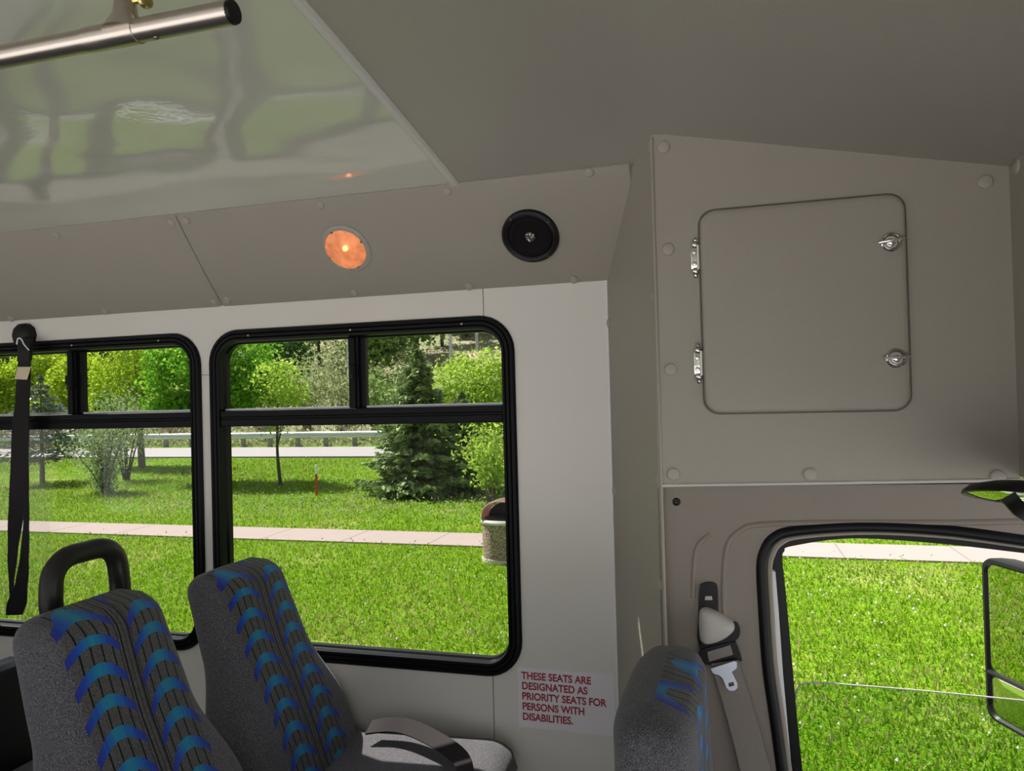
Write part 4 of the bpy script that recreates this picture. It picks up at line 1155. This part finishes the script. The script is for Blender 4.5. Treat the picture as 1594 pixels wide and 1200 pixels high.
# guard rail
GY = 32.7
gd = thing('guard_rail', 'long galvanised guard rail along the far side of the road', 'guard rail', (-20, GY, GZ))
bm = bmesh.new()
prof = [(.0, .0), (.035, .03), (.05, .075), (.035, .12), (.0, .155), (.035, .19), (.05, .235), (.035, .28), (0, .31)]
za = GZ+.42
for x0_, x1_ in ((-90, 35),):
    A = [bm.verts.new((x0_, GY-d-.02, za+h)) for d, h in prof]; B = [bm.verts.new((x1_, GY-d-.02, za+h)) for d, h in prof]
    A2 = [bm.verts.new((x0_, GY-d+.0, za+h)) for d, h in prof]; B2 = [bm.verts.new((x1_, GY-d+.0, za+h)) for d, h in prof]
    for k in range(8): bm.faces.new((A[k], A[k+1], B[k+1], B[k])); bm.faces.new((A2[k], B2[k], B2[k+1], A2[k+1]))
obj('rail', bm, 'galvanised', gd, smooth=False)
sp = abs(Y(419, 697, GY).x-Y(377, 697, GY).x); xp = Y(377, 697, GY).x
bm = bmesh.new(); add_box(bm, (-.09, .02, -.1), (.09, .20, .66)); me = bpy.data.meshes.new('post'); bm.to_mesh(me); bm.free(); me.materials.append(MATS['post_wood'])
k = -32
while xp+k*sp < 6:
    o = bpy.data.objects.new('post', me); COL.objects.link(o); o.parent = gd; o.location = Vector((xp+k*sp, GY, GZ))-wloc(gd); k += 1

# trash can
b = gp(782, 874); b.y += .15
tc_ = thing('trash_can', 'round pebble-faced trash can with brown arched lid beside the sidewalk', 'trash can', b)
rb = .315
bm = bmesh.new(); add_lathe(bm, [(0, 0), (rb, 0), (rb, .50), (rb*.9, .505), (0, .505)], b+Vector((0, 0, .04)), (0, 0, 1), 40, up=(0, 1, 0)); obj('body', bm, 'pebble', tc_)
bm = bmesh.new()
add_lathe(bm, [(0, 0), (rb+.012, 0), (rb+.012, .05), (0, .05)], b-Vector((0, 0, .005)), (0, 0, 1), 40, up=(0, 1, 0))
obj('base_ring', bm, 'rim_concrete', tc_)
bm = bmesh.new(); add_lathe(bm, [(rb-.05, -.01), (rb+.015, -.01), (rb+.02, .02), (rb, .045), (rb-.05, .045)], b+Vector((0, 0, .535)), (0, 0, 1), 40, up=(0, 1, 0)); obj('rim', bm, 'rim_concrete', tc_)
bm = bmesh.new()      # arched hood: a half dome open towards the front and back
N1, N2 = 20, 10
ax = Vector((1, 0, 0)); V = []
for i in range(N1+1):
    a = PI*i/N1; row = []
    for d_, (yy, f) in enumerate(((-.22, .96), (-.16, .99), (0, 1.0), (.16, .99), (.22, .96))):
        row.append(bm.verts.new(b+Vector((-math.cos(a)*rb*f*math.sqrt(max(0, 1-(yy/.46)**2)), yy, .575+math.sin(a)**.7*.27*f))))
    V.append(row)
for i in range(N1):
    for j in range(4): bm.faces.new((V[i][j], V[i+1][j], V[i+1][j+1], V[i][j+1]))
r = bmesh.ops.solidify(bm, geom=bm.faces[:], thickness=.11)
obj('lid', bm, 'lid_brown', tc_)
bm = bmesh.new(); plate(bm, [(rb*.9*math.cos(PI*k/16), .20*math.sin(PI*k/16)) for k in range(17)], [], .02, lambda x, z: (b.x+x, b.y+.17, b.z+.575+z), (0, 1, 0)); obj('shade_back_panel', bm, 'black_plastic', tc_, smooth=False)  # closes the hood; its black paints the shade inside
bm = bmesh.new(); add_lathe(bm, [(0, 0), (rb*.86, 0), (rb*.86, .03), (0, .03)], b+Vector((0, 0, .565)), (0, 0, 1), 32, up=(0, 1, 0)); obj('liner', bm, 'black_plastic', tc_)

# grass blades and dandelions
def scatter(n, y0, y1, pw):
    t = rng.random(n); y = y0*(y1/y0)**(t**pw)
    x = -1.25*y-2+rng.random(n)*(1.25*y+2+.62*y+1.5)
    return x, y
n = 330000
x, y = scatter(n, 3.2, 26.0, 1.0)
ok = ~((y > SW0+.03*np.sin(x*9)) & (y < SW1-.03*np.sin(x*7)))
x, y = x[ok], y[ok]; n = len(x)
def lawn_z(x, y): return GZ-.012
h = rng.uniform(.008, .050, n)*(1+.5*(y > 14)); w = rng.uniform(.004, .009, n)*(1+y*.10)
a = rng.random(n)*2*PI; ln = rng.normal(0, .6, (n, 2))*h[:, None]
B = np.stack([x, y, np.full(n, GZ-.03)], 1); wv = np.stack([np.cos(a)*w, np.sin(a)*w, np.zeros(n)], 1)
Tp = B+np.concatenate([ln, (h+.03)[:, None]], 1)
me = np_mesh('grass', np.stack([B-wv, B+wv, Tp], 1).reshape(-1, 3), 3)
tag(link_mesh('grass', me, 'grass_blade'), 'short bright green grass blades covering the lawn', 'grass', kind='stuff')
n = 3600
x, y = scatter(n, 3.6, 25.5, .8)
k_ = np.array([mnoise.noise(Vector((a_*.25, b_*.35, 4.0))) for a_, b_ in zip(x, y)])
y2 = rng.normal(14.3, .9, 900); x2 = rng.uniform(-12, -3, 900); x, y = np.concatenate([x, x2]), np.concatenate([y, y2]); k_ = np.concatenate([k_, np.ones(900)]); n = len(x)
ok = ~((y > SW0) & (y < SW1)) & ((k_ > .0) | (rng.random(n) < .35)); x, y = x[ok], y[ok]; n = len(x)
zc = GZ+rng.uniform(.05, .12, n); r = rng.uniform(.008, .017, n)*(1+.02*y)
c = np.stack([x, y, zc], 1)
ov = np.array([[1, 0, 0], [0, 1, 0], [-1, 0, 0], [0, -1, 0], [0, 0, 1], [0, 0, -1]], float)
of = [(0, 1, 4), (1, 2, 4), (2, 3, 4), (3, 0, 4), (1, 0, 5), (2, 1, 5), (3, 2, 5), (0, 3, 5)]
vv = c[:, None, :]+ov[None]*r[:, None, None]
me = np_mesh('dandelion_clocks', np.concatenate([vv[:, list(f), :] for f in of], 1).reshape(-1, 3), 3)
tag(link_mesh('dandelion_clocks', me, 'puff_white'), 'white dandelion clocks dotted over the grass', 'flower', kind='stuff')

# ================================================================== LIGHT
W = bpy.data.worlds.new('world'); S.world = W; W.use_nodes = True
nt = W.node_tree; nt.nodes.clear()
sky = nd(nt, 'ShaderNodeTexSky', sky_type='NISHITA'); sky.sun_disc = False
sky.sun_elevation = R_(53); sky.sun_rotation = R_(0); sky.air_density = 1.2; sky.dust_density = 1.5
bg = nd(nt, 'ShaderNodeBackground'); bg.inputs[1].default_value = .17
hs = nd(nt, 'ShaderNodeHueSaturation'); hs.inputs['Saturation'].default_value = .45
nt.links.new(sky.outputs[0], hs.inputs['Color']); nt.links.new(hs.outputs[0], bg.inputs[0])
wo = nd(nt, 'ShaderNodeOutputWorld'); nt.links.new(bg.outputs[0], wo.inputs[0])
sd_ = Vector((-2.65, 1.0, 3.8)).normalized()
sl_ = bpy.data.lights.new('sun', 'SUN'); sl_.energy = 12.5; sl_.angle = R_(.6); sl_.color = (1, .97, .92)
so = bpy.data.objects.new('sun', sl_); COL.objects.link(so); so.rotation_euler = sd_.to_track_quat('Z', 'Y').to_euler()
so.location = (-6, 4, 8)
sky.sun_rotation = math.atan2(sd_.x, sd_.y)

S.view_settings.view_transform = 'Standard'; S.view_settings.look = 'None'
S.view_settings.gamma = 1; S.view_settings.exposure = -.22; S.view_settings.use_curve_mapping = False
